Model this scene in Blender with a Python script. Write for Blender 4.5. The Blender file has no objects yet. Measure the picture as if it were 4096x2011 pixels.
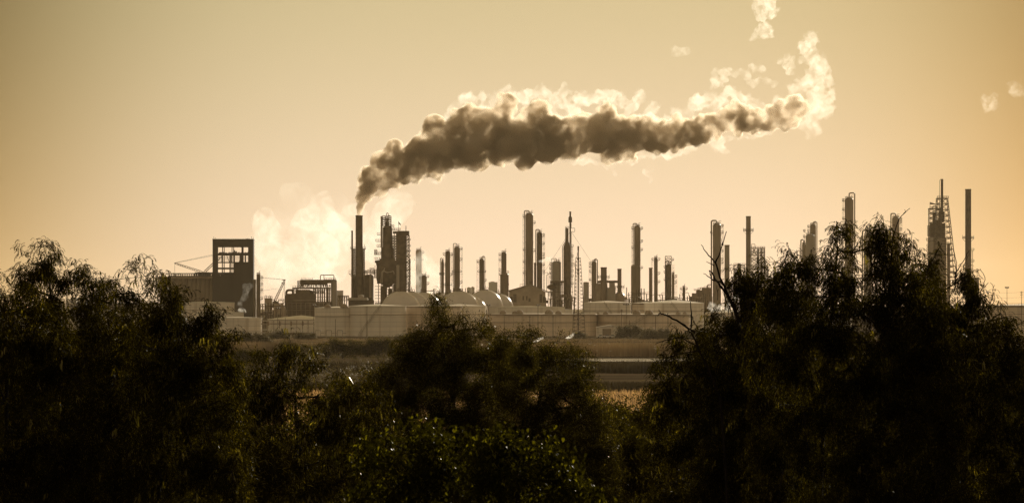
import bpy, math, random
import numpy as np
from mathutils import Vector, Matrix, noise as mnoise

# ------------------------------------------------------------------ camera, sky, sun, exposure
SC = bpy.context.scene
COL = SC.collection
F = 15360.0          # focal length in photo pixels (4096 wide)
CAMZ = 15.0          # eye height above the plain
HY = 1225.0          # photo row of the horizon

cam_data = bpy.data.cameras.new("camera")
cam_data.sensor_width = 36.0
cam_data.lens = 36.0 * F / 4096.0
cam_data.shift_y = (HY - 1005.5) / 4096.0
cam_data.clip_start = 0.5
cam_data.clip_end = 40000.0
cam = bpy.data.objects.new("camera", cam_data)
cam.location = (0, 0, CAMZ)
cam.rotation_euler = (math.radians(90), 0, 0)
COL.objects.link(cam)
SC.camera = cam

SUN_AZ = math.radians(19.5)
SUN_EL = math.radians(16.0)
sun_vec = Vector((math.sin(SUN_AZ) * math.cos(SUN_EL), math.cos(SUN_AZ) * math.cos(SUN_EL), math.sin(SUN_EL)))
sl = bpy.data.lights.new("sun", 'SUN')
sl.energy = 4.0
sl.angle = math.radians(0.5)
sl.color = (1.0, 0.89, 0.70)
so = bpy.data.objects.new("sun", sl)
so.rotation_euler = (-sun_vec).to_track_quat('-Z', 'Y').to_euler()
so.location = sun_vec * 3000
COL.objects.link(so)

SC.view_settings.view_transform = 'Standard'
SC.view_settings.look = 'None'
SC.view_settings.exposure = 0.0
SC.view_settings.gamma = 1.0
SC.render.engine = 'CYCLES'
cy = SC.cycles
cy.max_bounces = 8
cy.diffuse_bounces = 3
cy.glossy_bounces = 2
cy.transmission_bounces = 4
cy.transparent_max_bounces = 64
cy.volume_bounces = 4
cy.volume_max_steps = 512
cy.use_denoising = True
cy.denoising_prefilter = 'NONE'
cy.denoising_input_passes = 'RGB_ALBEDO_NORMAL'
cy.volume_step_rate = 1.0
cy.use_fast_gi = False
cy.sample_clamp_indirect = 4.0
cy.caustics_reflective = False
cy.caustics_refractive = False

class NT:
    def __init__(s, tree):
        s.t = tree; s.n = tree.nodes; s.l = tree.links
        s.n.clear()
    def node(s, typ, **kw):
        n = s.n.new(typ)
        for k, v in kw.items():
            setattr(n, k, v)
        return n
    def put(s, sock, v):
        if hasattr(v, 'is_linked') or isinstance(v, bpy.types.NodeSocket):
            s.l.new(v, sock)
        elif v is not None:
            sock.default_value = v
    def math(s, op, a, b=None, c=None, clamp=False):
        n = s.node('ShaderNodeMath', operation=op, use_clamp=clamp)
        s.put(n.inputs[0], a)
        if b is not None: s.put(n.inputs[1], b)
        if c is not None: s.put(n.inputs[2], c)
        return n.outputs[0]
    def vmath(s, op, a, b=None):
        n = s.node('ShaderNodeVectorMath', operation=op)
        s.put(n.inputs[0], a)
        if b is not None: s.put(n.inputs[1], b)
        return n.outputs[0]
    def mix(s, f, a, b, typ='MIX'):
        n = s.node('ShaderNodeMix', data_type='RGBA', blend_type=typ)
        s.put(n.inputs[0], f); s.put(n.inputs[6], a); s.put(n.inputs[7], b)
        return n.outputs[2]

world = bpy.data.worlds.new("World")
SC.world = world
world.use_nodes = True
w = NT(world.node_tree)
tc = w.node('ShaderNodeTexCoord')
sep = w.node('ShaderNodeSeparateXYZ')
w.l.new(tc.outputs['Generated'], sep.inputs[0])
az = w.math('ARCTAN2', sep.outputs[0], sep.outputs[1])
zz = w.math('MAXIMUM', sep.outputs[2], 0.0)
AZ0 = (.0195, .0093, .0044); AA = (1000., 1757., 3500.); BB = (7.2, 5.9, 9.5); CC = (20400., 16000., 6000.)
C0 = (.93, .715, .525)
FLOOR = (.20, .14, .055)
comb = w.node('ShaderNodeCombineColor')
for i in range(3):
    d = w.math('SUBTRACT', az, AZ0[i])
    d2 = w.math('POWER', w.math('ABSOLUTE', d), 4.0)
    a = w.math('MULTIPLY', d2, AA[i])
    b = w.math('MULTIPLY', w.math('SUBTRACT', zz, 0.013), BB[i])
    c = w.math('MULTIPLY', w.math('MULTIPLY', w.math('POWER', w.math('ABSOLUTE', az), 4.0), zz), CC[i])
    e = w.math('MULTIPLY', w.math('ADD', w.math('ADD', a, b), c), -1.0)
    f = w.math('MULTIPLY', w.math('EXPONENT', e), C0[i])
    f = w.math('MAXIMUM', f, FLOOR[i])
    w.put(comb.inputs[i], f)
# the sky away from the sun: a paler, even ambient
mr = w.node('ShaderNodeMapRange', interpolation_type='SMOOTHSTEP')
w.put(mr.inputs[0], w.math('ABSOLUTE', az)); mr.inputs[1].default_value = 0.25; mr.inputs[2].default_value = 1.4
back = w.mix(mr.outputs[0], comb.outputs[0], (.32, .25, .155, 1))
sky = w.node('ShaderNodeTexSky', sky_type='NISHITA')
sky.sun_disc = False
sky.sun_elevation = SUN_EL
sky.sun_rotation = SUN_AZ
sky.dust_density = 3.0
skyc = w.mix(1.0, sky.outputs[0], (0.0035, 0.0025, 0.0014, 1), 'MULTIPLY')
tot = w.mix(1.0, back, skyc, 'ADD')
bg = w.node('ShaderNodeBackground')
w.l.new(tot, bg.inputs[0]); bg.inputs[1].default_value = 1.0
wo = w.node('ShaderNodeOutputWorld')
w.l.new(bg.outputs[0], wo.inputs[0])

# ------------------------------------------------------------------ materials
def principled(name, col, rough=0.6, metal=0.0, var=0.15, scale=0.6, spec=0.5, bump=0.0, streak=False, bands=None):
    m = bpy.data.materials.new(name); m.use_nodes = True
    t = NT(m.node_tree)
    tcn = t.node('ShaderNodeTexCoord')
    mp = t.node('ShaderNodeMapping')
    t.l.new(tcn.outputs['Object'], mp.inputs[0])
    if streak: mp.inputs['Scale'].default_value = (1, 1, 0.12)
    nz = t.node('ShaderNodeTexNoise'); nz.inputs['Scale'].default_value = scale; nz.inputs['Detail'].default_value = 6
    t.l.new(mp.outputs[0], nz.inputs['Vector'])
    lo = tuple(c * (1 - var) for c in col) + (1,); hi = tuple(min(1, c * (1 + var)) for c in col) + (1,)
    mr = t.node('ShaderNodeMapRange'); mr.inputs[1].default_value = .3; mr.inputs[2].default_value = .7
    t.l.new(nz.outputs[0], mr.inputs[0])
    c = t.mix(mr.outputs[0], lo, hi)
    if bands:
        # welded plate courses: thin darker seams every `bands` metres
        sp = t.node('ShaderNodeSeparateXYZ'); t.l.new(tcn.outputs['Object'], sp.inputs[0])
        fr = t.math('FRACT', t.math('DIVIDE', sp.outputs[2], bands))
        ln = t.math('LESS_THAN', fr, 0.09)
        # rusty runs and grimy plate courses
        m2 = t.node('ShaderNodeMapping'); m2.inputs['Scale'].default_value = (.55, .55, .03); t.l.new(tcn.outputs['Object'], m2.inputs[0])
        n2 = t.node('ShaderNodeTexNoise'); n2.inputs['Scale'].default_value = 1.0; n2.inputs['Detail'].default_value = 5; t.l.new(m2.outputs[0], n2.inputs['Vector'])
        r2 = t.node('ShaderNodeMapRange'); r2.inputs[1].default_value = .52; r2.inputs[2].default_value = .72; r2.inputs[4].default_value = .55; t.l.new(n2.outputs[0], r2.inputs[0])
        c = t.mix(r2.outputs[0], c, (col[0]*.45, col[1]*.36, col[2]*.25, 1))
        wn = t.node('ShaderNodeTexWhiteNoise', noise_dimensions='1D'); t.l.new(t.math('FLOOR', t.math('DIVIDE', sp.outputs[2], bands)), wn.inputs['W'])
        c = t.mix(t.math('MULTIPLY', wn.outputs[0], .22), c, tuple(x * .5 for x in col) + (1,))
        c = t.mix(t.math('MULTIPLY', ln, 0.4), c, tuple(x * .3 for x in col) + (1,))
    p = t.node('ShaderNodeBsdfPrincipled')
    t.l.new(c, p.inputs['Base Color'])
    p.inputs['Roughness'].default_value = rough; p.inputs['Metallic'].default_value = metal
    p.inputs['Specular IOR Level'].default_value = spec
    if bump:
        bn = t.node('ShaderNodeBump'); bn.inputs['Strength'].default_value = bump; bn.inputs['Distance'].default_value = .05
        t.l.new(nz.outputs[0], bn.inputs['Height']); t.l.new(bn.outputs[0], p.inputs['Normal'])
    o = t.node('ShaderNodeOutputMaterial'); t.l.new(p.outputs[0], o.inputs[0])
    return m

def leafmat(name, col, tcol, trans=0.25, rough=0.35, spec=0.5, scale=3.0, fleck=0):
    m = bpy.data.materials.new(name); m.use_nodes = True
    t = NT(m.node_tree)
    tcn = t.node('ShaderNodeTexCoord')
    nz = t.node('ShaderNodeTexNoise'); nz.inputs['Scale'].default_value = scale; nz.inputs['Detail'].default_value = 3
    t.l.new(tcn.outputs['Object'], nz.inputs['Vector'])
    mr = t.node('ShaderNodeMapRange'); mr.inputs[1].default_value = .35; mr.inputs[2].default_value = .65
    t.l.new(nz.outputs[0], mr.inputs[0])
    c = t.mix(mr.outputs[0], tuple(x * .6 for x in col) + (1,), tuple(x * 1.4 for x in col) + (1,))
    p = t.node('ShaderNodeBsdfPrincipled')
    t.l.new(c, p.inputs['Base Color']); p.inputs['Roughness'].default_value = rough
    p.inputs['Specular IOR Level'].default_value = spec; p.inputs['Specular Tint'].default_value = (1, .78, .38, 1)
    tr = t.node('ShaderNodeBsdfTranslucent')
    c2 = t.mix(mr.outputs[0], tuple(x * .7 for x in tcol) + (1,), tuple(x * 1.3 for x in tcol) + (1,))
    t.l.new(c2, tr.inputs[0])
    # golden glints put into the leaves: a random few let far more light through
    geo = t.node('ShaderNodeNewGeometry')
    ri = t.node('ShaderNodeMapRange', interpolation_type='SMOOTHSTEP'); t.l.new(geo.outputs['Random Per Island'], ri.inputs[0])
    ri.inputs[1].default_value = 1 - fleck*1.6; ri.inputs[2].default_value = 1 - fleck*.5
    ms = t.node('ShaderNodeMixShader')
    t.l.new(t.math('ADD', t.math('MULTIPLY', ri.outputs[0], .55 if fleck else 0.0), trans), ms.inputs[0])
    if fleck: t.l.new(t.math('MULTIPLY', ri.outputs[0], .07), p.inputs['Specular IOR Level'])
    t.l.new(p.outputs[0], ms.inputs[1]); t.l.new(tr.outputs[0], ms.inputs[2])
    o = t.node('ShaderNodeOutputMaterial'); t.l.new(ms.outputs[0], o.inputs[0])
    return m

def volmat(name, col, density, aniso=0.6, absorb=(0, 0, 0)):
    m = bpy.data.materials.new(name); m.use_nodes = True
    t = NT(m.node_tree)
    v = t.node('ShaderNodeVolumePrincipled')
    v.inputs['Color'].default_value = tuple(col) + (1,)
    v.inputs['Density'].default_value = density
    v.inputs['Anisotropy'].default_value = aniso
    v.inputs['Absorption Color'].default_value = tuple(absorb) + (1,)
    o = t.node('ShaderNodeOutputMaterial'); t.l.new(v.outputs[0], o.inputs['Volume'])
    try: m.cycles.homogeneous_volume = True
    except Exception: pass
    return m

M = dict(
    steel=principled('weathered_steel', (.26, .19, .12), .4, .0, .35, .25, streak=True),
    dark=principled('dark_steel', (.12, .08, .04), .6, .0, .3, .4),
    pale=principled('pale_vessel_paint', (.34, .28, .21), .5, .0, .15, .3, streak=True),
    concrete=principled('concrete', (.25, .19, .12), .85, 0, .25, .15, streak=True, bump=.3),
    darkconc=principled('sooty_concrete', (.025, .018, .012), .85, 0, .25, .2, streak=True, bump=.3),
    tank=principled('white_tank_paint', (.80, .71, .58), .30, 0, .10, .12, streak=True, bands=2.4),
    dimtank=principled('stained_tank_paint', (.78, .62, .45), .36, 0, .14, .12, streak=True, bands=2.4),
    roof=principled('pale_roof', (.80, .73, .62), .42, .55, .08, .3),
    sphere=principled('sphere_paint', (.55, .48, .40), .22, 0, .10, .12),
    cladding=principled('tan_cladding', (.40, .31, .21), .7, 0, .15, .3),
    haze_bldg=principled('far_masonry', (.3, .27, .23), .9, 0, .1, .05),
    bark=principled('bark', (.014, .010, .006), .9, 0, .3, 6, spec=.05, bump=.3),
    deadwood=principled('dead_wood', (.012, .008, .005), .9, 0, .3, 6, spec=.05),
    rubber=principled('rubber', (.02, .02, .02), .8),
    glass=principled('dark_glass', (.02, .02, .02), .1),
    whitecar=principled('white_body_paint', (.75, .72, .68), .15, 0, .03),
    gull=principled('white_feathers', (.8, .78, .72), .6),
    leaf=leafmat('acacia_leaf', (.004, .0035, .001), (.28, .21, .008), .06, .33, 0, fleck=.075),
    pod=leafmat('seed_pod_glint', (.07, .06, .015), (.42, .33, .02), .28, .2, 1.0),
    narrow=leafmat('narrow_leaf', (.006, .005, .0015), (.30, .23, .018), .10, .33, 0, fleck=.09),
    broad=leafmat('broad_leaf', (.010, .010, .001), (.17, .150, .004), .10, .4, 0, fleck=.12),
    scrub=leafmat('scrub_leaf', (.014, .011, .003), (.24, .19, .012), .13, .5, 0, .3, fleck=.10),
    farscrub=leafmat('far_scrub_leaf', (.050, .042, .018), (.20, .15, .05), .25, .6, .3, .3),
    reed=leafmat('reed', (.032, .024, .010), (.12, .085, .03), .12, .7, .1, .05),
    palereed=leafmat('pale_reed', (.38, .28, .16), (.16, .12, .06), .12, .8, .1, .05),
    drygrass=leafmat('dry_grass', (.28, .17, .065), (.62, .37, .14), .5, .7, .1, .05),
)

def cloudmat(name, col, dmin, dmax, lo, hi, scale, aniso=.65, detail=5, rough=.6, step=.08, xfade=None, warp=0, gaps=None):
    """smoke whose density follows a fractal noise: clumps between thin gaps"""
    m = bpy.data.materials.new(name); m.use_nodes = True
    t = NT(m.node_tree)
    tcn = t.node('ShaderNodeTexCoord')
    nz = t.node('ShaderNodeTexNoise'); nz.inputs['Scale'].default_value = scale; nz.inputs['Detail'].default_value = detail; nz.inputs['Roughness'].default_value = rough
    t.l.new(tcn.outputs['Object'], nz.inputs['Vector'])
    if warp: nz.inputs['Distortion'].default_value = warp
    mr = t.node('ShaderNodeMapRange', interpolation_type='SMOOTHSTEP'); mr.inputs[1].default_value = lo; mr.inputs[2].default_value = hi
    mr.inputs[3].default_value = dmin; mr.inputs[4].default_value = dmax
    t.l.new(nz.outputs[0], mr.inputs[0]); d = mr.outputs[0]
    if gaps:
        n2 = t.node('ShaderNodeTexNoise'); n2.inputs['Scale'].default_value = gaps[0]; n2.inputs['Detail'].default_value = 2; t.l.new(tcn.outputs['Object'], n2.inputs['Vector'])
        m3 = t.node('ShaderNodeMapRange', interpolation_type='SMOOTHSTEP'); t.l.new(n2.outputs[0], m3.inputs[0])
        m3.inputs[1].default_value = .40; m3.inputs[2].default_value = .58; m3.inputs[3].default_value = gaps[1]; m3.inputs[4].default_value = 1.0
        d = t.math('MULTIPLY', d, m3.outputs[0])
    if xfade:
        sp = t.node('ShaderNodeSeparateXYZ'); t.l.new(tcn.outputs['Object'], sp.inputs[0])
        m2 = t.node('ShaderNodeMapRange', interpolation_type='SMOOTHSTEP'); t.l.new(sp.outputs[0], m2.inputs[0])
        m2.inputs[1].default_value = xfade[0]; m2.inputs[2].default_value = xfade[1]; m2.inputs[3].default_value = xfade[2]; m2.inputs[4].default_value = xfade[3]
        d = t.math('MULTIPLY', d, m2.outputs[0])
    v = t.node('ShaderNodeVolumePrincipled')
    v.inputs['Color'].default_value = tuple(col) + (1,); v.inputs['Anisotropy'].default_value = aniso
    t.l.new(d, v.inputs['Density'])
    o = t.node('ShaderNodeOutputMaterial'); t.l.new(v.outputs[0], o.inputs['Volume'])
    try: m.cycles.volume_step_rate = step
    except Exception: pass
    return m

# ------------------------------------------------------------------ mesh building
def ngon_ring(n):
    a = np.arange(n) * 2 * math.pi / n
    return np.cos(a), np.sin(a)

class MB:
    """collects shapes in a thing's own metres; photo pixel helpers need s (px per metre) and xc (px of the origin)"""
    def __init__(s, D=None, xc=0.0):
        s.v = []; s.f = []
        if D: s.s = F / D; s.D = D
        s.xc = xc
    def x(s, px): return (px - s.xc) / s.s
    def z(s, py): return CAMZ - (py - HY) / s.s
    def add(s, vs, fs):
        b = len(s.v)
        s.v.extend(tuple(map(float, v)) for v in vs)
        s.f.extend(tuple(i + b for i in f) for f in fs)
    # metric
    def box(s, x0, x1, y0, y1, z0, z1):
        if x0 > x1: x0, x1 = x1, x0
        if z0 > z1: z0, z1 = z1, z0
        s.add([(x0,y0,z0),(x1,y0,z0),(x1,y1,z0),(x0,y1,z0),(x0,y0,z1),(x1,y0,z1),(x1,y1,z1),(x0,y1,z1)],
              [(3,2,1,0),(4,5,6,7),(0,1,5,4),(1,2,6,5),(2,3,7,6),(3,0,4,7)])
    def lathe(s, prof, cx=0, cyy=0, n=24):
        cs, sn = ngon_ring(n); vs = []; fs = []
        for r, z in prof:
            r = max(r, 1e-4)
            vs += [(cx + r * cs[i], cyy + r * sn[i], z) for i in range(n)]
        for k in range(len(prof) - 1):
            for i in range(n):
                j = (i + 1) % n
                fs.append((k*n+i, k*n+j, (k+1)*n+j, (k+1)*n+i))
        fs.append(tuple(range(n))[::-1]); fs.append(tuple((len(prof)-1)*n + i for i in range(n)))
        s.add(vs, fs)
    def tube(s, pts, r, n=8, r1=None):
        pts = [Vector(p) for p in pts]
        m = len(pts); vs = []; fs = []
        cs, sn = ngon_ring(n)
        for k, p in enumerate(pts):
            d = (pts[min(k+1, m-1)] - pts[max(k-1, 0)])
            if d.length < 1e-9: d = Vector((0, 0, 1))
            d.normalize()
            up = Vector((0, 1, 0)) if abs(d.y) < .9 else Vector((1, 0, 0))
            a = d.cross(up).normalized(); b = d.cross(a)
            rr = r if r1 is None else r + (r1 - r) * k / max(1, m-1)
            vs += [p + a * (rr * cs[i]) + b * (rr * sn[i]) for i in range(n)]
        for k in range(m - 1):
            for i in range(n):
                j = (i + 1) % n
                fs.append((k*n+i, k*n+j, (k+1)*n+j, (k+1)*n+i))
        fs.append(tuple(range(n))[::-1]); fs.append(tuple((m-1)*n + i for i in range(n)))
        s.add(vs, fs)
    def bar(s, p, q, w):
        s.tube([p, q], w * .7, 4)
    # pixel space: px, py in photo pixels, d = metres in front(-)/behind(+) the thing's origin
    def P(s, px, py, d=0.0): return (s.x(px), d, s.z(py))
    def pbox(s, x0, x1, y0, y1, d0=-1, d1=1): s.box(s.x(x0), s.x(x1), d0, d1, s.z(y1), s.z(y0))
    def pbar(s, x0, y0, x1, y1, w=.2, d=0.0, d1=None):
        s.bar(s.P(x0, y0, d), s.P(x1, y1, d if d1 is None else d1), w)
    def ppipe(s, pts, w_px, d=0.0, n=10, bend=3):
        """pipe through pixel points with rounded corners"""
        P3 = [Vector(s.P(a[0], a[1], a[2] if len(a) > 2 else d)) for a in pts]
        out = [P3[0]]
        rad = w_px / s.s * 1.3
        for k in range(1, len(P3) - 1):
            a, b, c = P3[k-1], P3[k], P3[k+1]
            ra = min(rad, (a-b).length * .45, (c-b).length * .45)
            u = b + (a-b).normalized() * ra; v = b + (c-b).normalized() * ra
            for j in range(bend + 1):
                t = j / bend
                out.append(u * (1-t)**2 + b * (2*t*(1-t)) + v * t*t)
        out.append(P3[-1])
        s.tube(out, w_px / 2 / s.s, n)
    def pvessel(s, x0, x1, yt, yb, d=0.0, dome=.55, foot=0.0, n=24):
        cx = s.x((x0+x1)/2); r = (x1-x0)/2/s.s; zt = s.z(yt); zb = s.z(yb); h = r*dome
        prof = []
        if foot: prof.append((r*(1-.8), zb)); 
        for k in range(4) if foot else ():
            a = (k+1)/4*math.pi/2; prof.append((r*math.sin(a), zb + foot*r*(1-math.cos(a))))
        if not foot: prof.append((r, zb))
        if dome:
            for k in range(7):
                a = k/6*math.pi/2; prof.append((r*math.cos(a), zt - h + h*math.sin(a)))
        else: prof.append((r, zt))
        s.lathe(prof, cx, d, n)
    def plattice(s, xa0, xa1, ya, xb0, xb1, yb, levels, w=.2, depth=None, xbrace=True, d=0.0):
        """four-legged braced tower from (xa0,xa1) at row ya to (xb0,xb1) at row yb"""
        def corner(t):
            l = s.x(xa0 + (xb0-xa0)*t); r = s.x(xa1 + (xb1-xa1)*t); z = s.z(ya + (yb-ya)*t)
            h = (r-l)/2 if depth is None else depth/2
            return [(l, d-h, z), (r, d-h, z), (r, d+h, z), (l, d+h, z)]
        prev = None
        for k in range(levels + 1):
            c = corner(k/levels)
            for i in range(4): s.bar(c[i], c[(i+1) % 4], w*.8)
            if prev:
                for i in range(4):
                    s.bar(prev[i], c[i], w)
                    if xbrace:
                        s.bar(prev[i], c[(i+1) % 4], w*.6)
                        if i % 2 == 0: s.bar(prev[(i+1) % 4], c[i], w*.6)
            prev = c
    def prail(s, x0, x1, y, d0=0.0, h_px=6, w=.12, floor=.35, step=8):
        """walkway: deck plus posts and rails; y = deck row"""
        X0, X1 = s.x(x0), s.x(x1); z = s.z(y); h = h_px / s.s
        s.box(X0, X1, d0-.7, d0+.7, z-floor, z)
        for yy in (d0-.65, d0+.65):
            s.bar((X0, yy, z+h), (X1, yy, z+h), w); s.bar((X0, yy, z+h*.5), (X1, yy, z+h*.5), w*.8)
            n = max(1, int(abs(x1-x0)/step))
            for k in range(n+1):
                xx = X0 + (X1-X0)*k/n
                s.bar((xx, yy, z), (xx, yy, z+h), w)
    def build(s, name, mat, parent=None, loc=None, smooth=False):
        me = bpy.data.meshes.new(name)
        me.from_pydata(s.v, [], s.f)
        me.materials.append(mat)
        if smooth:
            me.shade_smooth()
            try: me.set_sharp_from_angle(angle=math.radians(35))
            except Exception: pass
        o = bpy.data.objects.new(name, me)
        COL.objects.link(o)
        if parent: o.parent = parent
        if loc: o.location = loc
        return o

def gy(D): return HY + CAMZ * F / D            # photo row of the plain at distance D
def WX(px, D): return (px - 2048.0) / F * D
def WZ(py, D): return CAMZ - (py - HY) / F * D

def tag(o, label, cat, group=None, kind=None):
    o['label'] = label; o['category'] = cat
    if group: o['group'] = group
    if kind: o['kind'] = kind
    return o
def thing(name, label, cat, px, D, group=None, z=0.0):
    o = bpy.data.objects.new(name, None); o.empty_display_size = 1
    COL.objects.link(o); o.location = (WX(px, D), D, z)
    return tag(o, label, cat, group)
def npmesh(name, V, Fq, mat, parent=None, smooth=False):
    """mesh from numpy arrays: V (n,3), Fq (m,k)"""
    me = bpy.data.meshes.new(name)
    V = np.ascontiguousarray(V, dtype=np.float32); Fq = np.ascontiguousarray(Fq, dtype=np.int32)
    m, k = Fq.shape
    me.vertices.add(len(V)); me.vertices.foreach_set('co', V.ravel())
    me.loops.add(m * k); me.loops.foreach_set('vertex_index', Fq.ravel())
    me.polygons.add(m); me.polygons.foreach_set('loop_start', np.arange(m, dtype=np.int32) * k)
    try: me.polygons.foreach_set('loop_total', np.full(m, k, dtype=np.int32))
    except Exception: pass
    me.update(calc_edges=True)
    me.materials.append(mat)
    if smooth: me.shade_smooth()
    o = bpy.data.objects.new(name, me); COL.objects.link(o)
    if parent: o.parent = parent
    return o
# ------------------------------------------------------------------ ground, water
def terrain(y):
    """the overlook the picture is taken from slopes down to the plain"""
    pts = [(-400, 13.4), (0, 13.2), (25, 12.0), (60, 10.3), (90, 8.2), (150, 5.2), (220, 2.2), (320, 0.0), (1e6, 0.0)]
    for (a, za), (b, zb) in zip(pts, pts[1:]):
        if y <= b: 
            t = max(0, (y - a) / (b - a)); return za + (zb - za) * t
    return 0.0
ys = [-400, -100, 0, 10, 25, 40, 60, 75, 90, 120, 150, 185, 220, 260, 320] + list(range(360, 1400, 20)) + [1500, 1700, 2000, 2500, 3200, 4500, 7000, 12000, 19000]
xs = [-9000, -5000, -2500, -1200, -600] + list(range(-300, 301, 12)) + [600, 1200, 2500, 5000, 9000]
V = []; 
for y in ys:
    for x in xs:
        z = terrain(y)
        if y < 1500: z += 0.25 * mnoise.noise(Vector((x * .02, y * .02, 0))) * (1 if y > 30 else 0)
        if 1030 <= y <= 1170: z = -0.6          # the pond's bed
        V.append((x, y, z))
Fq = [(r*len(xs)+c, r*len(xs)+c+1, (r+1)*len(xs)+c+1, (r+1)*len(xs)+c) for r in range(len(ys)-1) for c in range(len(xs)-1)]
def groundmat():
    m = bpy.data.materials.new('marsh_ground'); m.use_nodes = True
    t = NT(m.node_tree)
    tcn = t.node('ShaderNodeTexCoord')
    mp = t.node('ShaderNodeMapping'); mp.inputs['Scale'].default_value = (.012, .05, .05)
    t.l.new(tcn.outputs['Object'], mp.inputs[0])
    nz = t.node('ShaderNodeTexNoise'); nz.inputs['Scale'].default_value = 1.0; nz.inputs['Detail'].default_value = 9
    t.l.new(mp.outputs[0], nz.inputs['Vector'])
    r = t.node('ShaderNodeValToRGB')
    r.color_ramp.elements[0].position = .35; r.color_ramp.elements[0].color = (.055, .042, .026, 1)
    r.color_ramp.elements[1].position = .68; r.color_ramp.elements[1].color = (.12, .09, .055, 1)
    t.l.new(nz.outputs[0], r.inputs[0])
    p = t.node('ShaderNodeBsdfPrincipled'); t.l.new(r.outputs[0], p.inputs['Base Color'])
    p.inputs['Roughness'].default_value = 1; p.inputs['Specular IOR Level'].default_value = 0
    o = t.node('ShaderNodeOutputMaterial'); t.l.new(p.outputs[0], o.inputs[0])
    return m
g = npmesh('ground', np.array(V), np.array(Fq), groundmat(), smooth=True)
g['kind'] = 'structure'; g['label'] = 'flat dry marsh plain running out to the refinery'

wm = bpy.data.materials.new('pond_water'); wm.use_nodes = True
t = NT(wm.node_tree)
p = t.node('ShaderNodeBsdfPrincipled'); p.inputs['Base Color'].default_value = (.05, .05, .045, 1); p.inputs['Roughness'].default_value = .12
nz = t.node('ShaderNodeTexNoise'); nz.inputs['Scale'].default_value = 1.5; nz.inputs['Detail'].default_value = 4
tcn = t.node('ShaderNodeTexCoord'); t.l.new(tcn.outputs['Object'], nz.inputs['Vector'])
bn = t.node('ShaderNodeBump'); bn.inputs['Strength'].default_value = .25; bn.inputs['Distance'].default_value = .1
t.l.new(nz.outputs[0], bn.inputs['Height']); t.l.new(bn.outputs[0], p.inputs['Normal'])
o = t.node('ShaderNodeOutputMaterial'); t.l.new(p.outputs[0], o.inputs[0])
wv = []; wf = []
n = 60
for i in range(n + 1):
    x = 8 + 162 * i / n
    wv.append((x, 1058 + 3 * mnoise.noise(Vector((x * .05, 0, 0))), -.12)); wv.append((x, 1120 + 5 * mnoise.noise(Vector((x * .05, 9, 0))), -.12))
wf = [(2*i, 2*i+2, 2*i+3, 2*i+1) for i in range(n)]
wo_ = npmesh('water', np.array(wv), np.array(wf), wm)
wo_['kind'] = 'structure'; wo_['label'] = 'thin bright strip of pond water behind the reeds'

# ------------------------------------------------------------------ reeds and grass
def blades(name, label, x0, x1, y0, y1, n, h0, h1, wid, mat, seed, lean=.25, ragged=.35):
    r = np.random.default_rng(seed)
    X = r.uniform(x0, x1, n); Y = y0 + (y1 - y0) * r.uniform(0, 1, n)
    H = r.uniform(h0, h1, n) * (1 + ragged * np.array([mnoise.noise(Vector((x*.09, 3, y*.05))) for x, y in zip(X, Y)]))
    W = wid * r.uniform(.6, 1.4, n); A = r.uniform(0, math.pi, n)
    dx = np.cos(A) * W / 2; dy = np.sin(A) * W / 2
    lx = r.normal(0, lean, n) * H; ly = r.normal(0, lean, n) * H
    Z0 = np.array([terrain(y) for y in Y]) - .3
    V = np.stack([np.stack([X-dx, Y-dy, Z0], 1), np.stack([X+dx, Y+dy, Z0], 1),
                  np.stack([X+dx*.8+lx*.4, Y+dy*.8+ly*.4, Z0+H*.7], 1), np.stack([X+lx, Y+ly, Z0+H+.3], 1),
                  np.stack([X-dx*.8+lx*.4, Y-dy*.8+ly*.4, Z0+H*.7], 1)], 1).reshape(-1, 3)
    b = np.arange(n)[:, None] * 5
    Fq = np.concatenate([b + np.array([[0, 1, 2, 4]])], 0)
    F3 = b + np.array([[4, 2, 3, 3]])
    # keep quads only: the tip is a second quad with a repeated column removed
    tip = np.concatenate([b + 4, b + 2, b + 3], 1)
    me_q = npmesh(name, V, np.concatenate([Fq]), mat)
    me = me_q.data
    # add the tips as triangles
    import bmesh
    bm = bmesh.new(); bm.from_mesh(me); bm.verts.ensure_lookup_table()
    for a, c, d in tip:
        bm.faces.new((bm.verts[a], bm.verts[c], bm.verts[d]))
    bm.to_mesh(me); bm.free()
    tag(me_q, label, 'reeds', kind='stuff')
    return me_q
blades('reed_bed', 'tall dark reed bank beyond the pond, below the tank farm', -170, 170, 1172, 1200, 44000, 3.3, 4.3, .22, M['palereed'], 1, .06, .12)
blades('reed_bed', 'dark reed belt in front of the bright strip of water', -140, 140, 863, 880, 34000, 1.9, 2.5, .16, M['reed'], 2, .07, .10)
blades('reed_bed', 'nearest dark reed belt edging the tan grass', -110, 110, 672, 690, 30000, 1.3, 1.9, .12, M['reed'], 3, .1, .2)
gq = blades('dry_grass', 'pale tan dry grass in front of the nearest reed belt', -100, 100, 440, 666, 62000, .6, 1.2, .09, M['drygrass'], 4, .25)
gq['category'] = 'grass'
gq = blades('dry_grass', 'sunlit golden fringe of grass at the foot of the tanks', -260, 260, 1640, 1700, 38000, .5, 1.1, .25, M['palereed'], 5, .25)
gq['category'] = 'grass'
gq = blades('dry_grass', 'brownish grass on the flat between the reeds and bushes', -160, 150, 884, 1034, 36000, .3, .9, .16, M['reed'], 6, .25)
gq['category'] = 'grass'
# ------------------------------------------------------------------ refinery
STEEL = M['steel']
def part(parent, D, xc, name, mat, fn, smooth=True, label=None):
    m = MB(D, xc); fn(m)
    o = m.build(name, mat, parent, smooth=smooth)
    if label: o['label'] = label
    return o

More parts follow.
